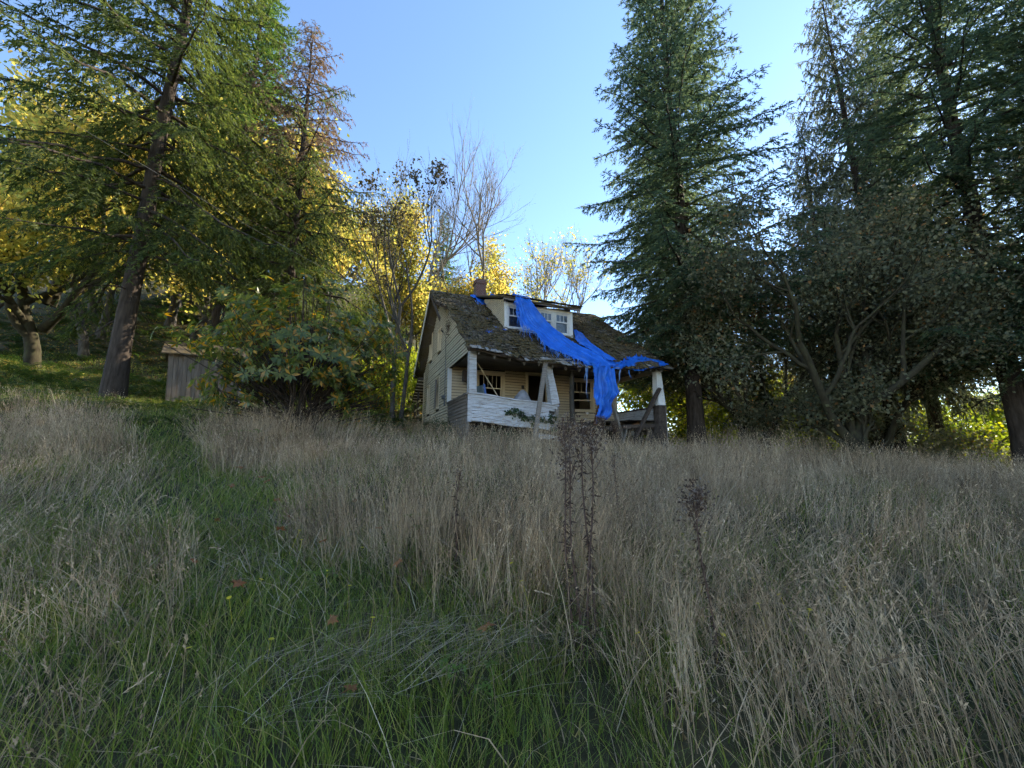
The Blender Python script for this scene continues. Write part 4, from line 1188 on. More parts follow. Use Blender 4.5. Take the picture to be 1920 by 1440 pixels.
plant(P_L1, 'fir_tree', -15.3, 15.0, 0.4, 'huge dark fir with thick trunk standing left of the plank shed', 'fir tree', tilt=(0, 0))
plant(P_L2, 'spruce_tree', -12.2, 20.0, 1.0, 'spruce with dead brown top and bare spike, behind the rhododendron', 'spruce tree')
plant(P_LG, 'fir_tree', -23.5, 30, .7, 'tall light green fir rising behind the dead-topped spruce', 'fir tree', scale=1.12)
plant(P_R1, 'fir_tree', 9.0, 19.2, 2.2, 'broad blue-green fir standing just behind the far porch post', 'fir tree', scale=.98, sz=.9)
plant(P_R2, 'spruce_tree', 21.6, 22.2, .3, 'weeping spruce with open crown, first of the pair near the sun', 'spruce tree')
plant(P_R2, 'spruce_tree', 27.6, 25.6, 2.9, 'weeping spruce close behind its twin, nearer the sun', 'spruce tree', scale=1.04)
plant(P_R1, 'fir_tree', 19.8, 15.4, 4.0, 'massive shaded fir at the right edge of the meadow', 'fir tree', scale=.92)
plant(P_R2, 'spruce_tree', 17.4, 20.6, 4.4, 'shorter weeping spruce filling the gap behind the forked orchard tree', 'spruce tree', scale=.62)
plant(P_R2, 'spruce_tree', 14.3, 24.6, 5.3, 'slim weeping spruce between the broad fir and the tall spruces', 'spruce tree', scale=.55)
plant(P_R1, 'fir_tree', 12.6, 29.0, 5.1, 'fir standing directly behind the broad blue-green fir', 'fir tree', scale=.8)
# firs that close the clearing to the right and shade the meadow
for (x, y, rz, s_) in ((26, 14.5, 1.0, .95), (34, 21, 2.0, .9), (24, 8.5, 3.0, .8), (31, 11, 5, .85), (23, 3, 1.7, .7)):
    plant(P_R1, 'fir_tree', x, y, rz, 'shaded fir in the dense stand closing the right of the clearing', 'fir tree', 'firs closing the clearing', scale=s_)
for (x, y, rz, s_, pr) in ((-31, 38, 1.2, .85, P_LG), (-7.5, 40, 3.2, .5, P_LG), (-37, 43, .2, .95, P_LG)):
    plant(pr, 'fir_tree', x, y, rz, 'fir on the hillside among the yellow maples', 'fir tree', 'firs on the hillside', scale=s_)
for (x, y, rz, s_, l_) in ((14.6, 22.5, .5, .34, 'slim young fir between the broad fir trunk and the forked orchard tree'), (20.5, 26.5, 2.9, .4, 'slim young fir standing behind the trunk of the forked orchard tree')):
    plant(P_R2, 'young_fir', x, y, rz, l_, 'fir tree', 'young firs at the wood edge', scale=s_)

# ------------------------------------------------------------------ broadleaf trees
P_M1 = decid_proto('maple_a', M_BARKG, M_MAPY, seed=31, H=15, r0=.26, forks=None, maxlev=4, spread=.75, leaf_n=7000, leaf_sz=.28, sigma=.55, lratio=.72)
P_M2 = decid_proto('maple_b', M_BARKG, M_MAPY, seed=32, H=13, r0=.24, forks=None, maxlev=4, spread=.9, leaf_n=7500, leaf_sz=.27, sigma=.6, lratio=.74)
P_M3 = decid_proto('maple_c', M_BARKG, M_MAPG, seed=33, H=14, r0=.25, forks=None, maxlev=4, spread=.85, leaf_n=9000, leaf_sz=.26, sigma=.55, lratio=.73)
rm = random.Random(9)
spots = [(-19.5, 31, 1.2), (-25, 29.5, 1.2), (-17.5, 36, 1.25), (-23, 38, 1.4), (-30, 33, 1.4), (-29, 44, 1.5), (-19, 50, 1.4), (-37, 33, 1.4), (-41, 45, 1.5), (-28, 25, 1.05), (-33, 23.5, 1.2), (-26, 32, 1.3), (-35, 39, 1.5), (-20.5, 43, 1.4), (-8.5, 27, .85), (-4.5, 31, .85), (-1.0, 37, .8), (-38, 27, 1.2), (-45, 36, 1.4), (-25, 52, 1.4), (-34, 53, 1.5), (-44, 55, 1.5), (-30.5, 28, 1.2), (-10, 28.5, .5), (-7, 30.5, .55), (-12.5, 34, .7), (-2.5, 34, .6), (-6.5, 36.5, .75)]
for k, (x, y, s_) in enumerate(spots):
    pr = (P_M1, P_M2, P_M1, P_M2)[k % 4]
    lb = {(-1.0, 37): 'yellow maple crown showing just right of the chimney', (-4.5, 31): 'yellow maple behind the near end of the roof ridge', (-8.5, 27): 'yellow maple directly behind the slender twin-stemmed tree'}.get((x, y), 'sunlit yellow maple in the wood on the hillside behind the firs')
    plant(pr, 'maple_tree', x, y, rm.uniform(0, 6), lb, 'maple tree', 'yellow maples on the hillside', scale=s_ * rm.uniform(.93, 1.07))
# low sunlit maples behind the far trees
for k, (x, y) in enumerate([(11, 31), (16, 35), (22, 34), (28, 38), (35, 40), (7.5, 33), (20, 42), (30, 47), (41, 44), (13, 43), (37, 33), (46, 36), (8, 40), (17, 50), (25, 52), (34, 54), (50, 46), (11, 56), (43, 56)]):
    pr = (P_M3, P_M2)[k % 2]
    plant(pr, 'maple_tree', x, y, rm.uniform(0, 6), 'low yellow-green maple beyond the firs, seen between their trunks', 'maple tree', 'low maples beyond the firs', scale=rm.uniform(.5, .72) * (1 if y < 39 else 1.15))

# far-left old maple with the long crooked limb
d0 = deciduous(41, 16, .5, [((0, 0, -.5), (.02, 0, 1), 4.5, .34), ((0, .1, 2.2), (.85, -.35, .42), 5.6, .2), ((.1, 0, 3.5), (.1, .1, 1), 5, .25)], 4, .8, 15000, .26, sigma=.6, lratio=.7, up=.08)
p = Proto().add('trunk', d0['trunk'].mesh('old_maple_trunk', M_BARKM)).add('crown', npmesh('old_maple_crown', *d0['leaf'], M_MAPY))
plant(p, 'maple_tree', -25.0, 20.0, 0, 'old mossy maple with a long crooked limb at the left edge', 'maple tree')

# twin-stemmed half-bare tree beside the gable
d0 = deciduous(52, 15, .13, [((-.1, 0, -.4), (.03, .0, 1), 6.4, .135), ((.25, .1, -.4), (.10, .05, 1), 5.4, .12)], 5, .62, 0, .2, lratio=.66, up=.11, bend=.07, nch=(3, 3), s0=.62)
rg = np.random.default_rng(8); T = np.array([t_[0] for t_ in d0['tips']])
cl = T[rg.integers(0, len(T), 230)]; cl = cl[(cl[:, 2] < 13.5)]
Pl = np.repeat(cl, 9, 0) + rg.normal(0, .14, (len(cl) * 9, 3))
p = Proto().add('trunk', d0['trunk'].mesh('twin_tree_trunk', M_BARKG)).add('crown', npmesh('twin_tree_crown', *leaf_quads(Pl, rg.normal(size=Pl.shape) + (0, 0, -.8), rg.uniform(.12, .22, len(Pl)), rg.uniform(.07, .14, len(Pl)), rg), M_TWIN))
plant(p, 'twin_stem_tree', -5.75, 19.2, .2, 'slender twin-stemmed tree with few dark silhouetted leaves beside the gable wall', 'tree')

# bare pale trees behind the house
def bare(seed, H, r0, spread, n, matl=None, lev=5, **kw):
    d_ = deciduous(seed, H, r0, None, lev, spread, n, .22, lratio=kw.get('lr', .66), up=kw.get('up', .12), bend=.09, first=.42, sigma=.2, nch=kw.get('nch', (4, 4)))
    p_ = Proto().add('trunk', d_['trunk'].mesh('bare_trunk', M_BARKP))
    if n: p_.add('crown', npmesh('bare_crown', *d_['leaf'], matl or M_MAPY))
    return p_
plant(bare(61, 21, .24, .72, 0, up=.08), 'bare_tree', -3.0, 32.5, 0, 'tall pale leafless tree rising right behind the chimney', 'tree', scale=1.0)
plant(bare(62, 19, .2, .62, 0, up=.12), 'bare_tree', -9.0, 33, 1, 'pale leafless tree rising left of the twin-stemmed tree crown', 'tree', scale=1.05)
plant(bare(63, 15, .2, .6, 900), 'bare_tree', 3.6, 40, 1, 'nearly bare tree with yellow tufts behind the dormer, taller of two', 'tree', scale=1.4)
plant(bare(64, 14, .2, .65, 900), 'bare_tree', 6.4, 41, 2, 'nearly bare tree with yellow tufts next to the broad fir, lower of two', 'tree', scale=1.25)

# orchard trees in front of the right-hand wood
d0 = deciduous(71, 11, .3, [((0, 0, -.4), (-.05, 0, 1), 1.6, .3), ((-.05, 0, 1.0), (-.75, .1, .75), 4.6, .17), ((.05, 0, 1.1), (.42, .1, .9), 4.8, .2), ((0, .1, 1.2), (-.1, .3, 1), 4.4, .15), ((.05, -.1, 2.2), (.75, -.2, .55), 4.4, .14)], 4, .85, 40000, .14, sigma=.45, lratio=.72, up=.10, zmin=2.2)
p = Proto().add('trunk', d0['trunk'].mesh('orchard_trunk', M_BARKM)).add('crown', npmesh('orchard_crown', *d0['leaf'], M_ORCH))
plant(p, 'orchard_tree', 13.1, 15.0, 0, 'spreading grey-green orchard tree with forked trunk at the meadow edge', 'fruit tree')
plant(p, 'orchard_tree', 11.9, 19.4, 2.4, 'smaller orchard tree whose russet foliage hangs before the broad fir trunk', 'fruit tree', scale=.8)
plant(p, 'orchard_tree', 17.3, 18.6, 4.4, 'dense olive fruit tree between the forked one and the massive shaded fir', 'fruit tree', scale=.85)
rg = np.random.default_rng(3)
t2 = next(o_ for o_ in COL.objects if o_.get('label', '').startswith('smaller orchard tree'))
n = 700
P = np.stack([rg.normal(.3, .75, n), rg.normal(-1.6, .5, n), rg.normal(0, .32, n)], -1); P[:, 2] += .25 * P[:, 0] + 7.3
c_, s_ = math.cos(-2.4), math.sin(-2.4); P = np.stack([P[:, 0] * c_ - P[:, 1] * s_, P[:, 0] * s_ + P[:, 1] * c_, P[:, 2]], -1) / .8
link('red_foliage', npmesh('red_foliage', *leaf_quads(P, rg.normal(size=P.shape), rg.uniform(.1, .2, n), rg.uniform(.07, .13, n), rg), M_RED), None, t2)
# ------------------------------------------------------------------ rhododendron
def rhodo():
    rg = np.random.default_rng(77)
    tb = Tubes()
    n = 1350
    a = rg.uniform(0, 2 * np.pi, n); u = rg.uniform(-.85, 1, n); rr = rg.uniform(.45, 1.0, n) ** .45
    c = np.stack([np.sqrt(np.clip(1 - u * u, 0, 1)) * np.cos(a), np.sqrt(np.clip(1 - u * u, 0, 1)) * np.sin(a), u], -1)
    lump = 1.02 + .26 * np.sin(c[:, 0] * 5 + 1) * np.sin(c[:, 1] * 4 + c[:, 2] * 5) + .16 * np.sin(c[:, 2] * 9 + c[:, 0] * 7)
    rr = np.where(rg.random(n) < .08, rr * rg.uniform(1.05, 1.3, n), rr)
    P = c * (rr * lump)[:, None] * np.array((2.9, 2.2, 2.15)) + np.array((0, 0, 2.2))
    P = P[(P[:, 2] > .35) & ~((P[:, 2] < 1.35) & (np.abs(P[:, 0]) < 1.0))]
    out = unit(P - np.array((0, 0, 1.2)))
    Vs, Fs, k = [], [], 0
    for j in range(len(P)):
        ax = unit(out[j] + rg.normal(0, .35, 3)); m = rg.integers(6, 10)
        e1 = unit(np.cross(ax, (.3, .2, .9))); e2 = np.cross(ax, e1)
        th = np.arange(m) * 2 * np.pi / m + rg.uniform(0, 6)
        D = unit(e1[None] * np.cos(th)[:, None] + e2[None] * np.sin(th)[:, None] + ax[None] * rg.uniform(-.15, .45) + np.array((0, 0, -.25)))
        L = rg.uniform(.17, .27, m)[:, None]; W = L * .34
        Sd = unit(np.cross(D, ax[None])); up = ax[None] * .012
        b = P[j][None]
        V = np.stack([b + D * .01, b + D * L * .5 + Sd * W * .5 + up, b + D * L, b + D * L * .5 - Sd * W * .5 + up, b + D * L * .5], 1)
        Vs.append(V.reshape(-1, 3)); f = np.arange(m)[:, None] * 5 + k
        Fs.append(np.concatenate([f + np.array([[0, 1, 4]]), f + np.array([[1, 2, 4]]), f + np.array([[4, 2, 3]]), f + np.array([[0, 4, 3]])])); k += m * 5
        if j % 3 == 0:
            root = np.array((rg.normal(0, .3), rg.normal(0, .3), -.2)); mid = np.array((P[j][0] * .35, P[j][1] * .35, P[j][2] * .5)) + rg.normal(0, .15, 3)
            if j % 54 == 0: tb.add(np.stack([root, mid, P[j] * .8 + mid * .2 - (0, 0, .1), P[j]]), [.05, .03, .014, .006], 5)
            else: tb.add(np.stack([mid, P[j] * .8 + mid * .2 - (0, 0, .1), P[j]]), [.016, .01, .005], 4)
    for (dx, dy) in ((-.25, 0), (.2, .1), (.05, -.2), (.4, -.1)):
        tb.add(np.array([(dx * .6, dy, -.4), (dx, dy, .4), (dx * 2.0, dy * 2, 1.1), (dx * 3, dy * 3, 1.9)]), [.13, .11, .09, .05], 8)
    return Proto().add('trunk', tb.mesh('rhododendron_stems', M_BARK)).add('crown', npmesh('rhododendron_crown', np.concatenate(Vs), np.concatenate(Fs), M_RHODO))
plant(rhodo(), 'rhododendron_bush', -6.6, 12.2, .3, 'big rhododendron with leathery leaves, some orange, in front of the firs', 'bush')

# ------------------------------------------------------------------ shrubs
def shrub_proto(name, seed, n, mat, size=(1.2, 1.2, 1.1), ls=.13):
    rg = np.random.default_rng(seed)
    k = 26
    cc = rg.normal(0, .42, (k, 3)) * np.array(size) + np.array((0, 0, size[2] * .75)); cc[:, 2] = np.abs(cc[:, 2]) + .1
    tb = Tubes()
    for c in cc: tb.add(np.stack([rg.normal(0, .08, 3) * (1, 1, 0) - (0, 0, .2), c * .5 + rg.normal(0, .08, 3), c]), [.02, .013, .006], 4)
    P = cc[rg.integers(0, k, n)] + rg.normal(0, .27, (n, 3)); P[:, 2] = np.abs(P[:, 2])
    return Proto().add('stems', tb.mesh(name + '_stems', M_BARKG)).add('foliage', npmesh(name + '_foliage', *leaf_quads(P, rg.normal(size=P.shape) + (0, 0, .2), rg.uniform(.6, 1.2, n) * ls, rg.uniform(.5, .9, n) * ls, rg), mat))
P_S1 = shrub_proto('shrub_a', 81, 2500, M_SHRUB, (1.6, 1.3, 1.3), .14)
P_S2 = shrub_proto('shrub_b', 82, 2500, M_MAPG, (1.4, 1.4, 1.6), .15)
P_S3 = shrub_proto('shrub_c', 83, 1800, M_IVY, (1.0, .8, .5), .11)
P_S4 = shrub_proto('shrub_d', 84, 3200, M_ORCH, (1.6, 1.4, 1.4), .13)
rsx = random.Random(21)
for (x, y) in [(10.8, 23), (12.6, 24.5), (15, 25.5), (17.5, 24), (20, 27), (23.5, 28), (26.5, 30), (13.2, 29), (9.2, 26.5), (18.5, 31), (29, 27), (32, 30), (24, 20.5), (27.5, 20.5), (36, 30), (22, 25), (12, 33.5), (15.5, 32), (21.5, 31.5), (25.5, 34), (30.5, 35), (34.5, 36), (40, 36), (9, 36.5), (17.5, 38), (23, 38.5), (38, 31.5), (32.5, 26.5)]:
    plant(rsx.choice((P_S1, P_S2)), 'shrub', x, y, rsx.uniform(0, 6), 'sunlit yellow-green shrub in the undergrowth below the far trees', 'shrub', 'shrubs below the far trees', scale=rsx.uniform(.9, 1.5) * (1 if y < 29 else 1.5))
for (x, y) in [(-9.5, 22.5), (-16, 21), (-7.2, 23.5), (-8.3, 18.8), (-11.5, 24.5), (-9, 25), (-5.8, 25.5), (-8, 28), (-10.2, 20.8), (-6.9, 26), (-14.5, 25)]:
    plant(rsx.choice((P_S1, P_S2, P_S2)), 'shrub', x, y, rsx.uniform(0, 6), 'backlit shrub at the foot of the hillside behind the firs', 'shrub', 'shrubs at the foot of the hillside', scale=rsx.uniform(.8, 1.35))
for (x, y, s_) in [(20.8, 18.4, 1.1), (23.8, 17.6, 1.3), (21.8, 20.6, 1.2), (15.6, 20.2, .9)]:
    plant(P_S4, 'shrub', x, y, rsx.uniform(0, 6), 'dull shaded shrub between the trunks at the meadow edge', 'shrub', 'shaded shrubs at the meadow edge', scale=s_)
def hplace(proto, name, u, v, z, rz, label, cat, group, scale):
    w = hw(u, v, z); r = plant(proto, name, w[0], w[1], rz, label, cat, group, scale)
    return r
for (u, v, s_) in ((-.35, 2.6, .5), (-.45, 1.4, .42), (.6, -.55, .5), (1.35, -.65, .48)):
    hplace(P_S3, 'weed_clump', u, v, 0, u * 7, 'leafy green weed clump growing against the porch half wall', 'weeds', 'weeds against the porch half wall', s_)
# ivy trailing on the half wall
iv = []
rgi = np.random.default_rng(6)
for (a, b, z0, n) in ((1.3, 2.0, .18, 140), (1.9, 3.2, .05, 260), (2.3, 2.55, -.15, 60), (3.0, 3.35, .2, 70), (3.05, 3.3, -.25, 60), (1.55, 1.8, .3, 30)):
    uu = rgi.uniform(a, b, n)
    iv.append(np.stack([uu, -.05 + rgi.normal(0, .02, n), np.array([hwall(x) for x in uu]) + z0 + rgi.normal(0, .05, n)], -1))
Pv = np.concatenate(iv)
V, F = leaf_quads(Pv, rgi.normal(size=Pv.shape) * (1, .4, 1) + (0, -.3, -.3), rgi.uniform(.05, .1, len(Pv)), rgi.uniform(.05, .08, len(Pv)), rgi)
ivy = empty('ivy', HO, HR_); tag(ivy, 'dark ivy trailing across the flaking white porch half wall', 'ivy')
link('ivy_leaves', npmesh('ivy_leaves', V, F, M_IVY), None, ivy)
mb = MB(); mb.tube([(3.32, -.06, -.9), (3.2, -.05, -.3), (2.9, -.05, -.2), (2.4, -.05, -.12), (1.9, -.05, -.03), (1.45, -.05, .08)], [.012, .011, .01, .009, .007, .004], 5); mb.build('vine_stem', M_BARKG, ivy)
# dead creeper on the broken gable corner
Pv = np.stack([np.full(160, -.04), rgi.normal(3.2, .22, 160), rgi.normal(4.0, .28, 160)], -1)
V, F = leaf_quads(Pv, rgi.normal(size=Pv.shape) + (0, 0, -1), rgi.uniform(.05, .12, 160), rgi.uniform(.02, .05, 160), rgi)
cr = link('dead_creeper', npmesh('dead_creeper', V, F, M_DRYLEAF)); cr.location = HO; cr.rotation_euler = (0, 0, HR_)
tag(cr, 'withered creeper clinging to the gable below the broken rake board', 'creeper')

# ------------------------------------------------------------------ tall dry weeds in the meadow
def dry_weed(seed, H, stems, head=1.0, name='weed', spread=.04):
    rg = np.random.default_rng(seed)
    tb = Tubes(); LP, LD, LS = [], [], []; HP, HD = [], []
    for s in range(stems):
        b = rg.normal(0, spread, 2) * (stems > 1); h = H * rg.uniform(.86, 1.0); ln = rg.normal(0, .05, 2)
        n = 10; t = np.linspace(0, 1, n)
        P = np.stack([b[0] + ln[0] * t * h + .015 * np.sin(t * 7 + s), b[1] + ln[1] * t * h, t * h], -1)
        tb.add(P, np.linspace(.0095, .0035, n), 5)
        m = int(105 * h)
        tt = rg.uniform(.05, .8, m); pp = np.stack([np.interp(tt, t, P[:, k]) for k in range(3)], -1)
        LP.append(pp); LD.append(rg.normal(size=(m, 3)) * (1, 1, .5) + (0, 0, -.7))
        for k in range(int(24 * head)):
            t0 = rg.uniform(.76, .98); p0 = np.array([np.interp(t0, t, P[:, q]) for q in range(3)])
            az = rg.uniform(0, 6.28); L = (1.02 - t0) * h * .32 + .03
            d_ = np.array((math.cos(az), math.sin(az), rg.uniform(1.2, 2.6))); d_ = d_ / np.linalg.norm(d_)
            e = p0 + d_ * L; tb.add(np.stack([p0, (p0 + e) / 2 + (0, 0, -.01), e]), [.003, .0025, .002], 3)
            q = rg.integers(9, 15); HP.append(e + rg.normal(0, .035, (q, 3))); HD.append(rg.normal(size=(q, 3)) + (0, 0, .6))
    LP = np.concatenate(LP); LD = np.concatenate(LD)
    p = Proto().add('stalk', tb.mesh(name + '_stalk', M_DRYST)).add('dry_leaves', npmesh(name + '_leaves', *leaf_quads(LP, LD, rg.uniform(.025, .06, len(LP)), rg.uniform(.007, .014, len(LP)), rg), M_DRYLEAF))
    HP = np.concatenate(HP); HD = np.concatenate(HD)
    p.add('seed_heads', npmesh(name + '_heads', *leaf_quads(HP, HD, rg.uniform(.014, .03, len(HP)), rg.uniform(.009, .018, len(HP)), rg), M_SEED))
    return p
M_DRYST = plain_mat('dry_stalk', (.075, .04, .028), .8, (.13, .075, .05), 30)
M_SEED = leaf_mat('seed_head', [(0, (.06, .035, .025)), (.6, (.14, .09, .065)), (1, (.34, .28, .22))], .3, 1.3, 1, .8)
W1 = dry_weed(91, 1.5, 4, .7, 'weed_a', .085); W2 = dry_weed(92, 1.12, 1, 1.7, 'weed_b'); W3 = dry_weed(93, 1.0, 1, .4, 'weed_c'); W4 = dry_weed(94, 1.3, 7, 1.8, 'weed_d')
def pixpos(dx, d): return dx * d, d
plant(W1, 'dry_weed', .50, 2.6, 0, 'tall clump of dark dry weed stalks standing in the middle foreground', 'dry weed')
plant(W2, 'dry_weed', 1.22, 2.58, 0, 'single brown dry weed with bushy seed head in the right foreground', 'dry weed')
plant(W3, 'dry_weed', -.53, 3.8, 0, 'thin dark dry weed stalk left of the tall clump', 'dry weed')
plant(W3, 'dry_weed', 1.35, 5.2, 1, 'thin dark dry weed stalk behind the bushy brown weed', 'dry weed', scale=1.05)
for (u, v, s_, l) in ((3.75, -.5, .8, 'dry bushy weeds under the broken end of the half wall'), (4.7, -.75, 1.0, 'dense brown seed-headed weeds under the hanging tarp'), (5.4, -.6, .92, 'brown seed-headed weeds just right of the hanging tarp')):
    hplace(W4, 'dry_weed', u, v, 0, u, l, 'dry weed', None, s_)
# bramble seedlings
def bramble(seed):
    rg = np.random.default_rng(seed); tb = Tubes(); lf = []
    for j in range(5):
        az = j * 1.26 + rg.uniform(-.3, .3); c = np.array((math.cos(az) * .1, math.sin(az) * .1, rg.uniform(.06, .16)))
        tb.add(np.stack([np.zeros(3) - (0, 0, .02), c * .6 + (0, 0, .02), c]), [.003, .0025, .002], 4)
        for a in (-1.25, 0, 1.25):
            t_ = rg.uniform(-.35, .25); d_ = np.array((math.cos(az + a), math.sin(az + a), t_)); s_ = np.array((-d_[1], d_[0], 0)); L = rg.uniform(.055, .08)
            prof = [(0, 0), (.12, .2), (.25, .27), (.38, .37), (.5, .34), (.62, .36), (.74, .25), (.86, .18), (1, 0)]; k = len(prof)
            up = np.array((0, 0, 1.0))
            V = [c + d_ * L * x + s_ * L * y * .82 + up * L * (.35 * y - .18 * x * x) for x, y in prof] + [c + d_ * L * x - s_ * L * y * .82 + up * L * (.35 * y - .18 * x * x) for x, y in prof[1:-1]] + [c + d_ * L * x + up * L * (-.18 * x * x) for x in (.25, .5, .75)]
            ring = list(range(k)) + list(range(2 * k - 3, k - 1, -1)); m0 = 2 * k - 2
            F = []
            for q in range(len(ring)):
                a_, b_ = ring[q], ring[(q + 1) % len(ring)]
                xm = ((V[a_] + V[b_]) / 2 - c) @ d_ / L
                F.append((a_, b_, m0 + (0 if xm < .37 else 1 if xm < .63 else 2)))
            F += [(0, m0, m0)] * 0
            lf.append(npmesh('bramble_leaf', np.array(V), np.array(F), M_BRAM, True))
    p = Proto().add('stem', tb.mesh('bramble_stem', M_BARKM))
    for me in lf: p.add('leaf', me)
    return p
BR = bramble(1)
for (x, y, s_, l) in ((-.22, 2.12, 1.0, 'bright trifoliate bramble sprig at the bottom of the meadow'), (-1.0, 4.4, 1.1, 'small bramble sprig in the dry grass left of centre'), (-6.2, 9.0, 2.6, 'leafy bramble beside the grassy track near the rhododendron'), (-1.45, 3.2, .8, 'low bramble sprig on the green track'), (.45, 2.5, .7, 'bramble sprig in the green grass near the tall weed clump')):
    plant(BR, 'bramble_sprig', x, y, x * 9, l, 'bramble', scale=s_, dz=.16 if y < 6 else .1)

# ------------------------------------------------------------------ grass and ground cover (stuff)
def blades(x, y, z, h, lean, az, width, segs_, droop, rg, heads=0, flat=False, headsz=(.026, .007), hprob=.6):
    """many grass blades as tapering strips; all arguments arrays of equal length"""
    n = len(x)
    dirh = np.stack([np.cos(az), np.sin(az)], -1)
    faz = rg.uniform(0, 2 * np.pi, n); sd = np.stack([np.cos(faz), np.sin(faz), np.zeros(n)], -1)
    b = np.stack([x, y], -1)
    kink = rg.normal(0, .05, (n, 2))
    arch = rg.uniform(.02, .14, n); zend = rg.uniform(-.03, .12, n)
    rows = []
    for q in np.linspace(0, 1, segs_ + 1):
        out = h * (lean * q + droop * q ** 2.3)
        if flat: out = h * q; zq = z + arch * np.sin(np.pi * q) + zend * q
        else: zq = z + h * q * np.sqrt(np.clip(1 - np.minimum(.95, lean * .8 + droop * q * .55) ** 2, .08, 1))
        c = np.concatenate([b + dirh * out[:, None] + kink * (h * q * (1 - q))[:, None] * 2, zq[:, None]], 1)
        ww = width * (1 - .9 * q ** 1.6)
        rows.append(np.stack([c - sd * ww[:, None] / 2, c + sd * ww[:, None] / 2], 1))
    A = np.stack(rows, 1)
    V = A.reshape(-1, 3); m = (segs_ + 1) * 2
    base = (np.arange(n) * m)[:, None]; k = np.arange(segs_)[None] * 2
    F = np.stack([base + k, base + k + 1, base + k + 3, base + k + 2], -1).reshape(-1, 4)
    if heads:
        sel = np.where(rg.random(n) < hprob)[0]
        tips = A[sel, -1].mean(1); d = unit(tips - A[sel, -2].mean(1))
        for q in range(heads):
            p0 = tips - d * (h[sel] * .15)[:, None] * (q / max(1, heads - 1))
            V2, F2 = leaf_quads(p0, d + rg.normal(0, .3, d.shape), rg.uniform(.7, 1.3, len(sel)) * headsz[0], rg.uniform(.7, 1.3, len(sel)) * headsz[1], rg)
            F = np.concatenate([F, F2 + len(V)]); V = np.concatenate([V, V2])
    return V, F

def join(parts):
    Vs, Fs, k = [], [], 0
    for V, F in parts: Vs.append(V); Fs.append(F + k); k += len(V)
    return np.concatenate(Vs), np.concatenate(Fs)

def proto_collection(name, meshes):
    c = bpy.data.collections.new(name)
    for k, me in enumerate(meshes):
        o = bpy.data.objects.new(f'{name}_{k}', me); c.objects.link(o)
    return c

def scatter(name, coll, P, rot, scl, idx, label, cat):
    me = bpy.data.meshes.new(name)
    me.vertices.add(len(P)); me.vertices.foreach_set('co', np.asarray(P, np.float32).ravel())
    a = me.attributes.new('rot', 'FLOAT_VECTOR', 'POINT'); a.data.foreach_set('vector', np.asarray(rot, np.float32).ravel())
    a = me.attributes.new('scl', 'FLOAT_VECTOR', 'POINT'); a.data.foreach_set('vector', np.asarray(scl, np.float32).ravel())
    a = me.attributes.new('idx', 'INT', 'POINT'); a.data.foreach_set('value', np.asarray(idx, np.int32))
    o = link(name, me)
    tag(o, label, cat, kind='stuff')
    ng = bpy.data.node_groups.new(name + '_scatter', 'GeometryNodeTree')
    ng.interface.new_socket('Geometry', in_out='INPUT', socket_type='NodeSocketGeometry')
    ng.interface.new_socket('Geometry', in_out='OUTPUT', socket_type='NodeSocketGeometry')
    gi = ng.nodes.new('NodeGroupInput'); go = ng.nodes.new('NodeGroupOutput')
    ci = ng.nodes.new('GeometryNodeCollectionInfo'); ci.inputs['Collection'].default_value = coll
    ci.inputs['Separate Children'].default_value = True; ci.inputs['Reset Children'].default_value = True
    ip = ng.nodes.new('GeometryNodeInstanceOnPoints'); ip.inputs['Pick Instance'].default_value = True
    def att(n_, t_):
        q = ng.nodes.new('GeometryNodeInputNamedAttribute'); q.data_type = t_; q.inputs['Name'].default_value = n_
        return next(s for s in q.outputs if s.enabled and s.name == 'Attribute')
    e2r = ng.nodes.new('FunctionNodeEulerToRotation')
    ng.links.new(att('rot', 'FLOAT_VECTOR'), e2r.inputs[0])
    ng.links.new(gi.outputs[0], ip.inputs['Points']); ng.links.new(ci.outputs[0], ip.inputs['Instance'])
    ng.links.new(att('idx', 'INT'), ip.inputs['Instance Index']); ng.links.new(e2r.outputs[0], ip.inputs['Rotation']); ng.links.new(att('scl', 'FLOAT_VECTOR'), ip.inputs['Scale'])
    ng.links.new(ip.outputs[0], go.inputs[0])
    m = o.modifiers.new('scatter', 'NODES'); m.node_group = ng
    return o

rgg = np.random.default_rng(123)
def field_points(n, near=1.7, far=26, xlim=1.55, power=1.5):
    """points over the visible field, denser near the camera"""
    y = near + (far - near) * rgg.random(n) ** power
    x = rgg.uniform(-1, 1, n) * (y * xlim + 1.5)
    return x, y

PATH = np.array([(-.1, 0), (-.35, 2), (-1.9, 3.4), (-3.9, 5.3), (-6.0, 7.2), (-8.3, 9.6), (-11, 12.5), (-15, 17)])
def path_d(x, y):
    d = np.full(np.shape(x), 1e9)
    for a, b in zip(PATH[:-1], PATH[1:]):
        ab = b - a; t = np.clip(((x - a[0]) * ab[0] + (y - a[1]) * ab[1]) / (ab @ ab), 0, 1)
        d = np.minimum(d, np.hypot(x - a[0] - ab[0] * t, y - a[1] - ab[1] * t))
    return d
def vnoise(x, y, s, ph=0):
    return .5 + .25 * (np.sin(x * s + ph + 1.7 * np.sin(y * s * .6 + ph)) + np.sin(y * s * 1.3 - ph + 1.3 * np.sin(x * s * .8)))
def house_uv(x, y):
    dx, dy = x - HO[0], y - HO[1]
    return dx * HU[0] + dy * HU[1], dx * HV[0] + dy * HV[1]
def not_house(x, y, pad=.1):
    u, v = house_uv(x, y)
    return ~((u > -pad) & (u < LEN + pad) & (v > -pad) & (v < DEP + pad))
def shade_edge(x, y):   # forest floor: little grass under the trees
    far = np.where(x > 6, y > 17 + .15 * (x - 8), y > 13.5 - .0 * x)
    return far

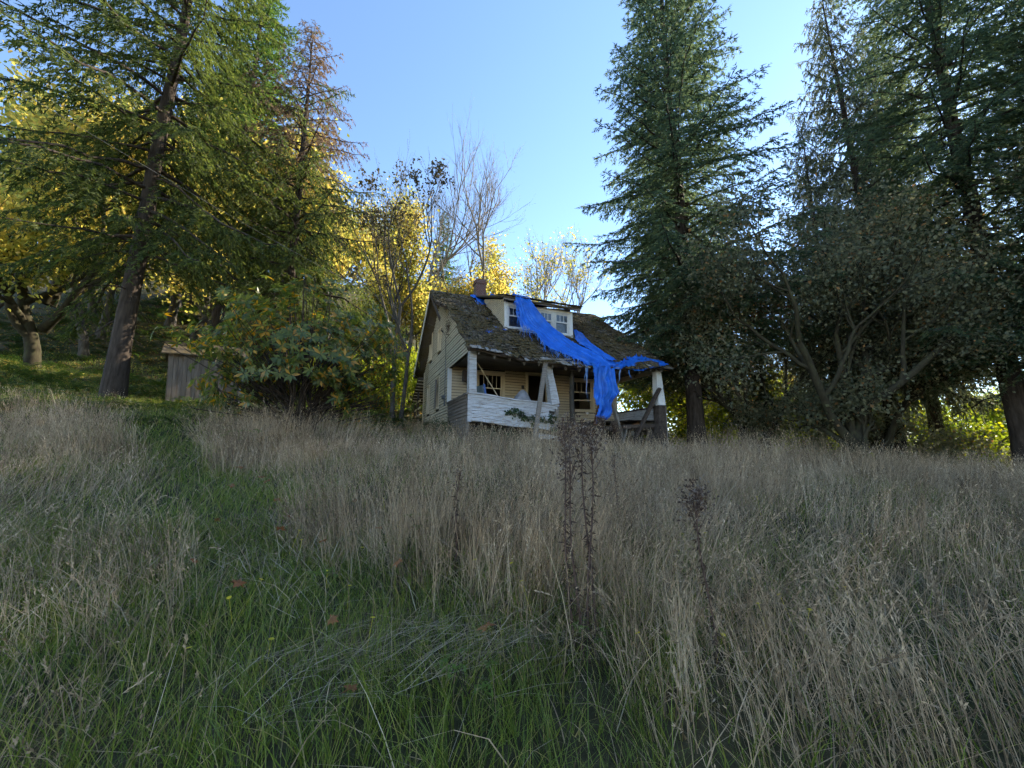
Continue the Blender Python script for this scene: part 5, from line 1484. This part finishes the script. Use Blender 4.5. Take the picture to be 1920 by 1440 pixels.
def path_side(x, y):   # negative left of the track
    return x - np.interp(y, PATH[:, 1], PATH[:, 0])
def band(y0, y1, per_m2, pad=3.6, xlim=1.45):
    """uniform random points in a slice of the view wedge"""
    area = xlim * (y1 * y1 - y0 * y0) + 2 * pad * (y1 - y0)
    n = int(area * per_m2)
    y = np.sqrt(rgg.uniform(y0 * y0, y1 * y1, n)); x = rgg.uniform(-1, 1, n) * (xlim * y + pad)
    return x, y
def clumped(x, y, size, pull):
    """draw points towards the middle of nearby tufts"""
    gx = np.round(x / size + .5 * np.sin(y * 3.1)); gy = np.round(y / size)
    hsh = np.sin(gx * 127.1 + gy * 311.7) * 43758.5; fx = hsh - np.floor(hsh)
    hs2 = np.sin(gx * 269.5 + gy * 183.3) * 43758.5; fy = hs2 - np.floor(hs2)
    cx = (gx - .5 * np.sin(y * 3.1) + fx - .5) * size; cy_ = (gy + fy - .5) * size
    return x + (cx - x) * pull, y + (cy_ - y) * pull, fx
def dry_density(x, y):
    d = path_d(x, y); side = path_side(x, y)
    wp = .22 + .42 * vnoise(x, y, 1.1)
    dens = sstep(wp * .8, wp * 2.3, d)
    dens = dens * (.30 + .70 * sstep(.28, .62, vnoise(x, y, .75, 1.0)))
    dens = dens * np.where(side < 0, 1.0 * (.45 + .55 * sstep(.35, .6, vnoise(x, y, .9, 3))), 1)
    fg = np.maximum(sstep(1.9, 3.6, y + .95 * np.clip(x, -1.5, 2.2)), 1.0 * sstep(1.1, 1.9, -x))
    dens = dens * np.maximum(.10, fg)
    dens = dens * np.where((x < -9) & (y > 12.0), .12, 1) * np.where((y > 17.0 + .12 * (x - 8)) & (x > 6), .10, 1) * np.where((x < -4.5) & (y > 14.0), .03, 1)
    for (wx, wy, rr) in ((.50, 2.6, .34), (1.22, 2.58, .22), (-.53, 3.8, .22)):    # thinner growth round the weed stalks
        dx, dy = x - wx, y - wy; al = (dx * wx + dy * wy) / math.hypot(wx, wy); pe = np.abs(dx * wy - dy * wx) / math.hypot(wx, wy)
        dens = np.where((al < .12) & (al > -1.1) & (pe < rr * .5), dens * .28, dens)
    return dens * not_house(x, y, .05)
def dry_height(x, y):
    hs = (.40 + .58 * vnoise(x, y, .7, 2) + .26 * vnoise(x, y, 2.6, 4)) * np.clip(.72 + .28 * (y - 2) / 2.5, .6, 1)
    hs = hs * np.where(path_side(x, y) < 0, .72, 1)
    uu, vv = house_uv(x, y)
    return hs * np.where((vv > -2.2) & (uu > -3) & (uu < LEN + 1), .62, 1)
parts = []
for (y0, y1, dn, w, sg, hd, hsz, hp) in ((1.7, 5.0, 600, .0042, 4, 8, (.026, .007), .5), (5.0, 9.0, 380, .0056, 3, 4, (.04, .010), .55), (9.0, 14.5, 250, .0085, 2, 2, (.06, .013), .4), (14.5, 25, 120, .014, 2, 1, (.08, .018), .3)):
    x, y = band(y0, y1, dn)
    x, y, fx = clumped(x, y, .22 if y1 < 10 else .35, .45)
    keep = (rgg.random(len(x)) < dry_density(x, y)) & (np.hypot(x + .22, y - 2.12) > .3)
    x, y, fx = x[keep], y[keep], fx[keep]; n = len(x)
    flatn = vnoise(x, y, 1.0, 5)
    lean = np.abs(rgg.normal(.09, .08, n)) + sstep(.45, .75, flatn) * rgg.uniform(.0, .9, n) + np.where(rgg.random(n) < .2, rgg.uniform(.2, .85, n), 0)
    az = 9 * vnoise(x, y, .45, 3) + (fx - .5) * 2.2 + rgg.normal(0, .7, n)
    parts.append(blades(x, y, ground_z(x, y) - .02, dry_height(x, y) * rgg.uniform(.35, 1.25, n), lean, az, w * rgg.uniform(.6, 1.4, n), sg, rgg.uniform(.02, .28, n), rgg, hd, False, hsz, hp))
for (y0, y1, dn, w, sg) in ((1.7, 5.0, 330, .0062, 4), (5.0, 9.5, 170, .0085, 3)):     # broad curling dead leaves low among the stems
    x, y = band(y0, y1, dn); keep = rgg.random(len(x)) < np.maximum(dry_density(x, y), .12); x, y = x[keep], y[keep]; n = len(x)
    parts.append(blades(x, y, ground_z(x, y), rgg.uniform(.2, .62, n), np.abs(rgg.normal(.35, .3, n)), rgg.uniform(0, 6.28, n), w * rgg.uniform(.6, 1.3, n), sg, rgg.uniform(.3, 1.0, n), rgg))
n = 90      # a few tall plumed stems close by
x = rgg.uniform(.5, 2.6, n); y = rgg.uniform(1.5, 2.7, n)
parts.append(blades(x, y, ground_z(x, y), rgg.uniform(.45, .85, n), np.abs(rgg.normal(.3, .2, n)), rgg.uniform(0, 6.28, n), .004 * rgg.uniform(.8, 1.3, n), 5, rgg.uniform(.1, .4, n), rgg, 26, False, (.024, .006), .45))
V, F = join(parts)
o = link('dry_grass', npmesh('dry_grass', V, F, M_DRY)); tag(o, 'tall dry seeding grass covering the meadow', 'grass', kind='stuff')

parts = []
for (y0, y1, dn, w, sg) in ((1.5, 4.5, 1300, .0050, 3), (4.5, 9.0, 520, .008, 2), (9.0, 17, 170, .014, 2)):
    x, y = band(y0, y1, dn)
    d = path_d(x, y); side = path_side(x, y)
    dens = .42 + .6 * (1 - sstep(.6, 1.9, d)) + .6 * (1 - sstep(2.4, 4.4, y + .5 * np.clip(x, -2, 2.5))) + np.where(side < 0, .25, 0)
    dens = dens * (.45 + .55 * sstep(.3, .6, vnoise(x, y, 1.7, 7))) * np.where((y > 15.5) & (x > 6), .1, 1)
    for (wx, wy) in ((.45, 2.6), (1.2, 2.58)): dens = np.where((np.abs((x - wx) * wy - (y - wy) * wx) / math.hypot(wx, wy) < .12) & (y < wy + .1) & (y > wy - .8), dens * .25, dens)
    keep = (rgg.random(len(x)) < dens) & not_house(x, y, .0)
    x, y = x[keep], y[keep]; n = len(x)
    x, y, fx = clumped(x, y, .16, .35)
    hh = rgg.uniform(.10, .34, n) * (.75 + .5 * vnoise(x, y, 1.2)) * np.where((y < 3.2) & (rgg.random(n) < .25), 1.5, 1)
    parts.append(blades(x, y, ground_z(x, y) - .01, hh, np.abs(rgg.normal(.25, .2, n)), fx * 6.28 + rgg.normal(0, 1.5, n), w * rgg.uniform(.6, 1.4, n), sg, rgg.uniform(.1, .6, n), rgg))
n = 26000
x = rgg.uniform(-32, -9, n); y = rgg.uniform(12, 25, n); ok = (y > 13.5) | (x < -14); x, y = x[ok], y[ok]; n = len(x)
parts.append(blades(x, y, ground_z(x, y) - .01, rgg.uniform(.1, .3, n), np.abs(rgg.normal(.3, .2, n)), rgg.uniform(0, 6.28, n), .022 * rgg.uniform(.6, 1.4, n), 2, rgg.uniform(.1, .6, n), rgg))
V, F = join(parts)
o = link('green_grass', npmesh('green_grass', V, F, M_GREEN)); tag(o, 'short green grass along the track and in the foreground', 'grass', kind='stuff')

# flattened straw
x, y = band(1.6, 9, 150)
dens = (.10 + .75 * sstep(.5, .78, vnoise(x, y, 1.3, 4))) * (1 - .8 * sstep(4, 8, y)); keep = (rgg.random(len(x)) < dens) & not_house(x, y)
x, y = x[keep], y[keep]; n = len(x); az = 4 * vnoise(x, y, .8, 2) + rgg.normal(0, .9, n); hh = rgg.uniform(.3, .75, n)
p1 = blades(x, y, ground_z(x, y) + rgg.uniform(.03, .22, n), hh, np.zeros(n), az, .0042 * rgg.uniform(.6, 1.3, n), 3, np.zeros(n), rgg, 0, True)
n = 230; px = rgg.normal(-.7, .5, n); py = 2.32 + .16 * (px + .75) + rgg.normal(0, .15, n)      # combed swath of lying stems in front
p2 = blades(px, py, ground_z(px, py) + rgg.uniform(.1, .22, n), rgg.uniform(.4, .85, n), np.zeros(n), rgg.normal(.2, .3, n), .004 * rgg.uniform(.7, 1.3, n), 3, np.zeros(n), rgg, 0, True)
V, F = join([p1, p2])
o = link('flattened_straw', npmesh('flattened_straw', V, F, M_STRAW)); tag(o, 'bleached flattened straw lying over the green grass', 'straw', kind='stuff')

# ferns and low growth on the banks
fr = []
for k in range(3):
    rg = np.random.default_rng(300 + k); Vs, Fs, kk = [], [], 0
    for j in range(9):
        az = j * .7 + rg.uniform(-.2, .2); L = rg.uniform(.5, .8); d_ = np.array((math.cos(az), math.sin(az), 0)); s_ = np.array((-d_[1], d_[0], 0))
        for q in np.linspace(.1, 1, 16):
            c = d_ * L * q * .8 + np.array((0, 0, L * (1.1 * q - .75 * q * q)))
            for sg in (-1, 1):
                ll = .15 * math.sin(math.pi * (.12 + .86 * q)) ; e = c + (s_ * sg * .95 + d_ * .35) * ll + np.array((0, 0, -.02)); w = d_ * .018
                Vs += [c - w, c + w, e]; Fs.append((kk, kk + 1, kk + 2)); kk += 3
    fr.append(npmesh(f'fern_{k}', np.array(Vs), np.array(Fs), M_FERN))
CF = proto_collection('fern_plants', fr)
n = 3000
x = rgg.uniform(-40, -3, n); y = rgg.uniform(11, 50, n)
ok = ((y > 14.3) | (x < -10)) & not_house(x, y, .4)
x2 = rgg.uniform(6, 45, 1300); y2 = rgg.uniform(17.5, 40, 1300)
x = np.concatenate([x[ok], x2]); y = np.concatenate([y[ok], y2]); ok = not_house(x, y, .4); x, y = x[ok], y[ok]; n = len(x)
hs = rgg.uniform(.5, 1.15, n)
scatter('undergrowth', CF, np.stack([x, y, ground_z(x, y) - .03], -1), np.stack([rgg.normal(0, .15, n), rgg.normal(0, .15, n), rgg.uniform(0, 6.28, n)], -1), np.stack([hs, hs, hs], -1), rgg.integers(0, 3, n), 'ferns and low growth covering the floor of the wood', 'undergrowth')

# leaf litter on the hillside
n = 42000
x = rgg.uniform(-42, 38, n); y = 14.5 + 32 * rgg.random(n) ** 1.4; ok = not_house(x, y, .3) & ~((x > -4) & (x < 7) & (y < 17)) & ((x < -4) | (y > 17.5)); x, y = x[ok], y[ok]; n = len(x)
P = np.stack([x, y, ground_z(x, y) + rgg.uniform(.01, .07, n)], -1)
V, F = leaf_quads(P, rgg.normal(size=P.shape) * (1, 1, .25), rgg.uniform(.08, .2, n), rgg.uniform(.06, .14, n), rgg)
o = link('leaf_litter', npmesh('leaf_litter', V, F, M_LITTER)); tag(o, 'fallen yellow leaves strewn over the wooded slope', 'leaf litter', kind='stuff')

# fallen maple leaves and little yellow flowers one can count
def maple_leaf():
    ang = np.linspace(0, 2 * np.pi, 21)[:-1]
    rad = np.array([1, .45, .75, .4, .9, .4, .6, .35, .55, .3, .25, .3, .55, .35, .6, .4, .9, .4, .75, .45]) * .075
    V = [(0, 0, .012)] + [(r_ * math.cos(a), r_ * math.sin(a), .012 * math.sin(3 * a)) for a, r_ in zip(ang, rad)]
    return npmesh('maple_leaf', np.array(V), np.array([(0, 1 + i, 1 + (i + 1) % 20) for i in range(20)]), M_FALLEN)
ML = maple_leaf()
rl = random.Random(31)
for (x, y) in [(-2.5, 4.6), (-2.9, 5.0), (-3.4, 5.6), (-2.2, 3.9), (-1.4, 4.3), (-3.8, 6.1), (-2.6, 3.4), (-1.9, 2.9), (-1.7, 3.7), (-4.4, 6.5), (-.9, 3.3), (-.75, 2.05), (-5.0, 7.3), (-1.1, 2.6), (-.15, 2.5), (-3.1, 4.3), (-2.0, 5.2), (-3.6, 5.2)]:
    o = link('fallen_leaf', ML, None, None, (x, y, gz(x, y) + rl.uniform(.2, .32)), (rl.uniform(-.6, .6), rl.uniform(-.6, .6), rl.uniform(0, 6)))
    s_ = rl.uniform(.7, 1.2); o.scale = (s_, s_, s_)
    tag(o, 'orange fallen maple leaf caught in the grass by the track', 'leaf', 'fallen maple leaves by the track')
def flower():
    V, F, k = [], [], 0
    V += [(-.0015, 0, -.25), (.0015, 0, -.25), (.0015, 0, 0), (-.0015, 0, 0)]; F.append((0, 1, 2, 3)); k = 4
    for j in range(9):
        a = j * 2 * math.pi / 9; c, s = math.cos(a), math.sin(a)
        V += [(0, 0, 0), (c * .009 - s * .004, s * .009 + c * .004, .004), (c * .018, s * .018, .003), (c * .009 + s * .004, s * .009 - c * .004, .004)]; F.append((k, k + 1, k + 2, k + 3)); k += 4
    return npmesh('yellow_flower', np.array(V), np.array(F), M_FLOWER)
FL = flower()
for k in range(34):
    y = 2.2 + 3.6 * rl.random(); x = rl.uniform(-.75, .95) * y
    o = link('yellow_flower', FL, None, None, (x, y, gz(x, y) + .26 + rl.uniform(0, .12)), (rl.uniform(-.5, .2), rl.uniform(-.4, .4), rl.uniform(0, 6)))
    tag(o, 'tiny yellow daisy-like flower in the grass', 'flower', 'small yellow flowers in the grass')
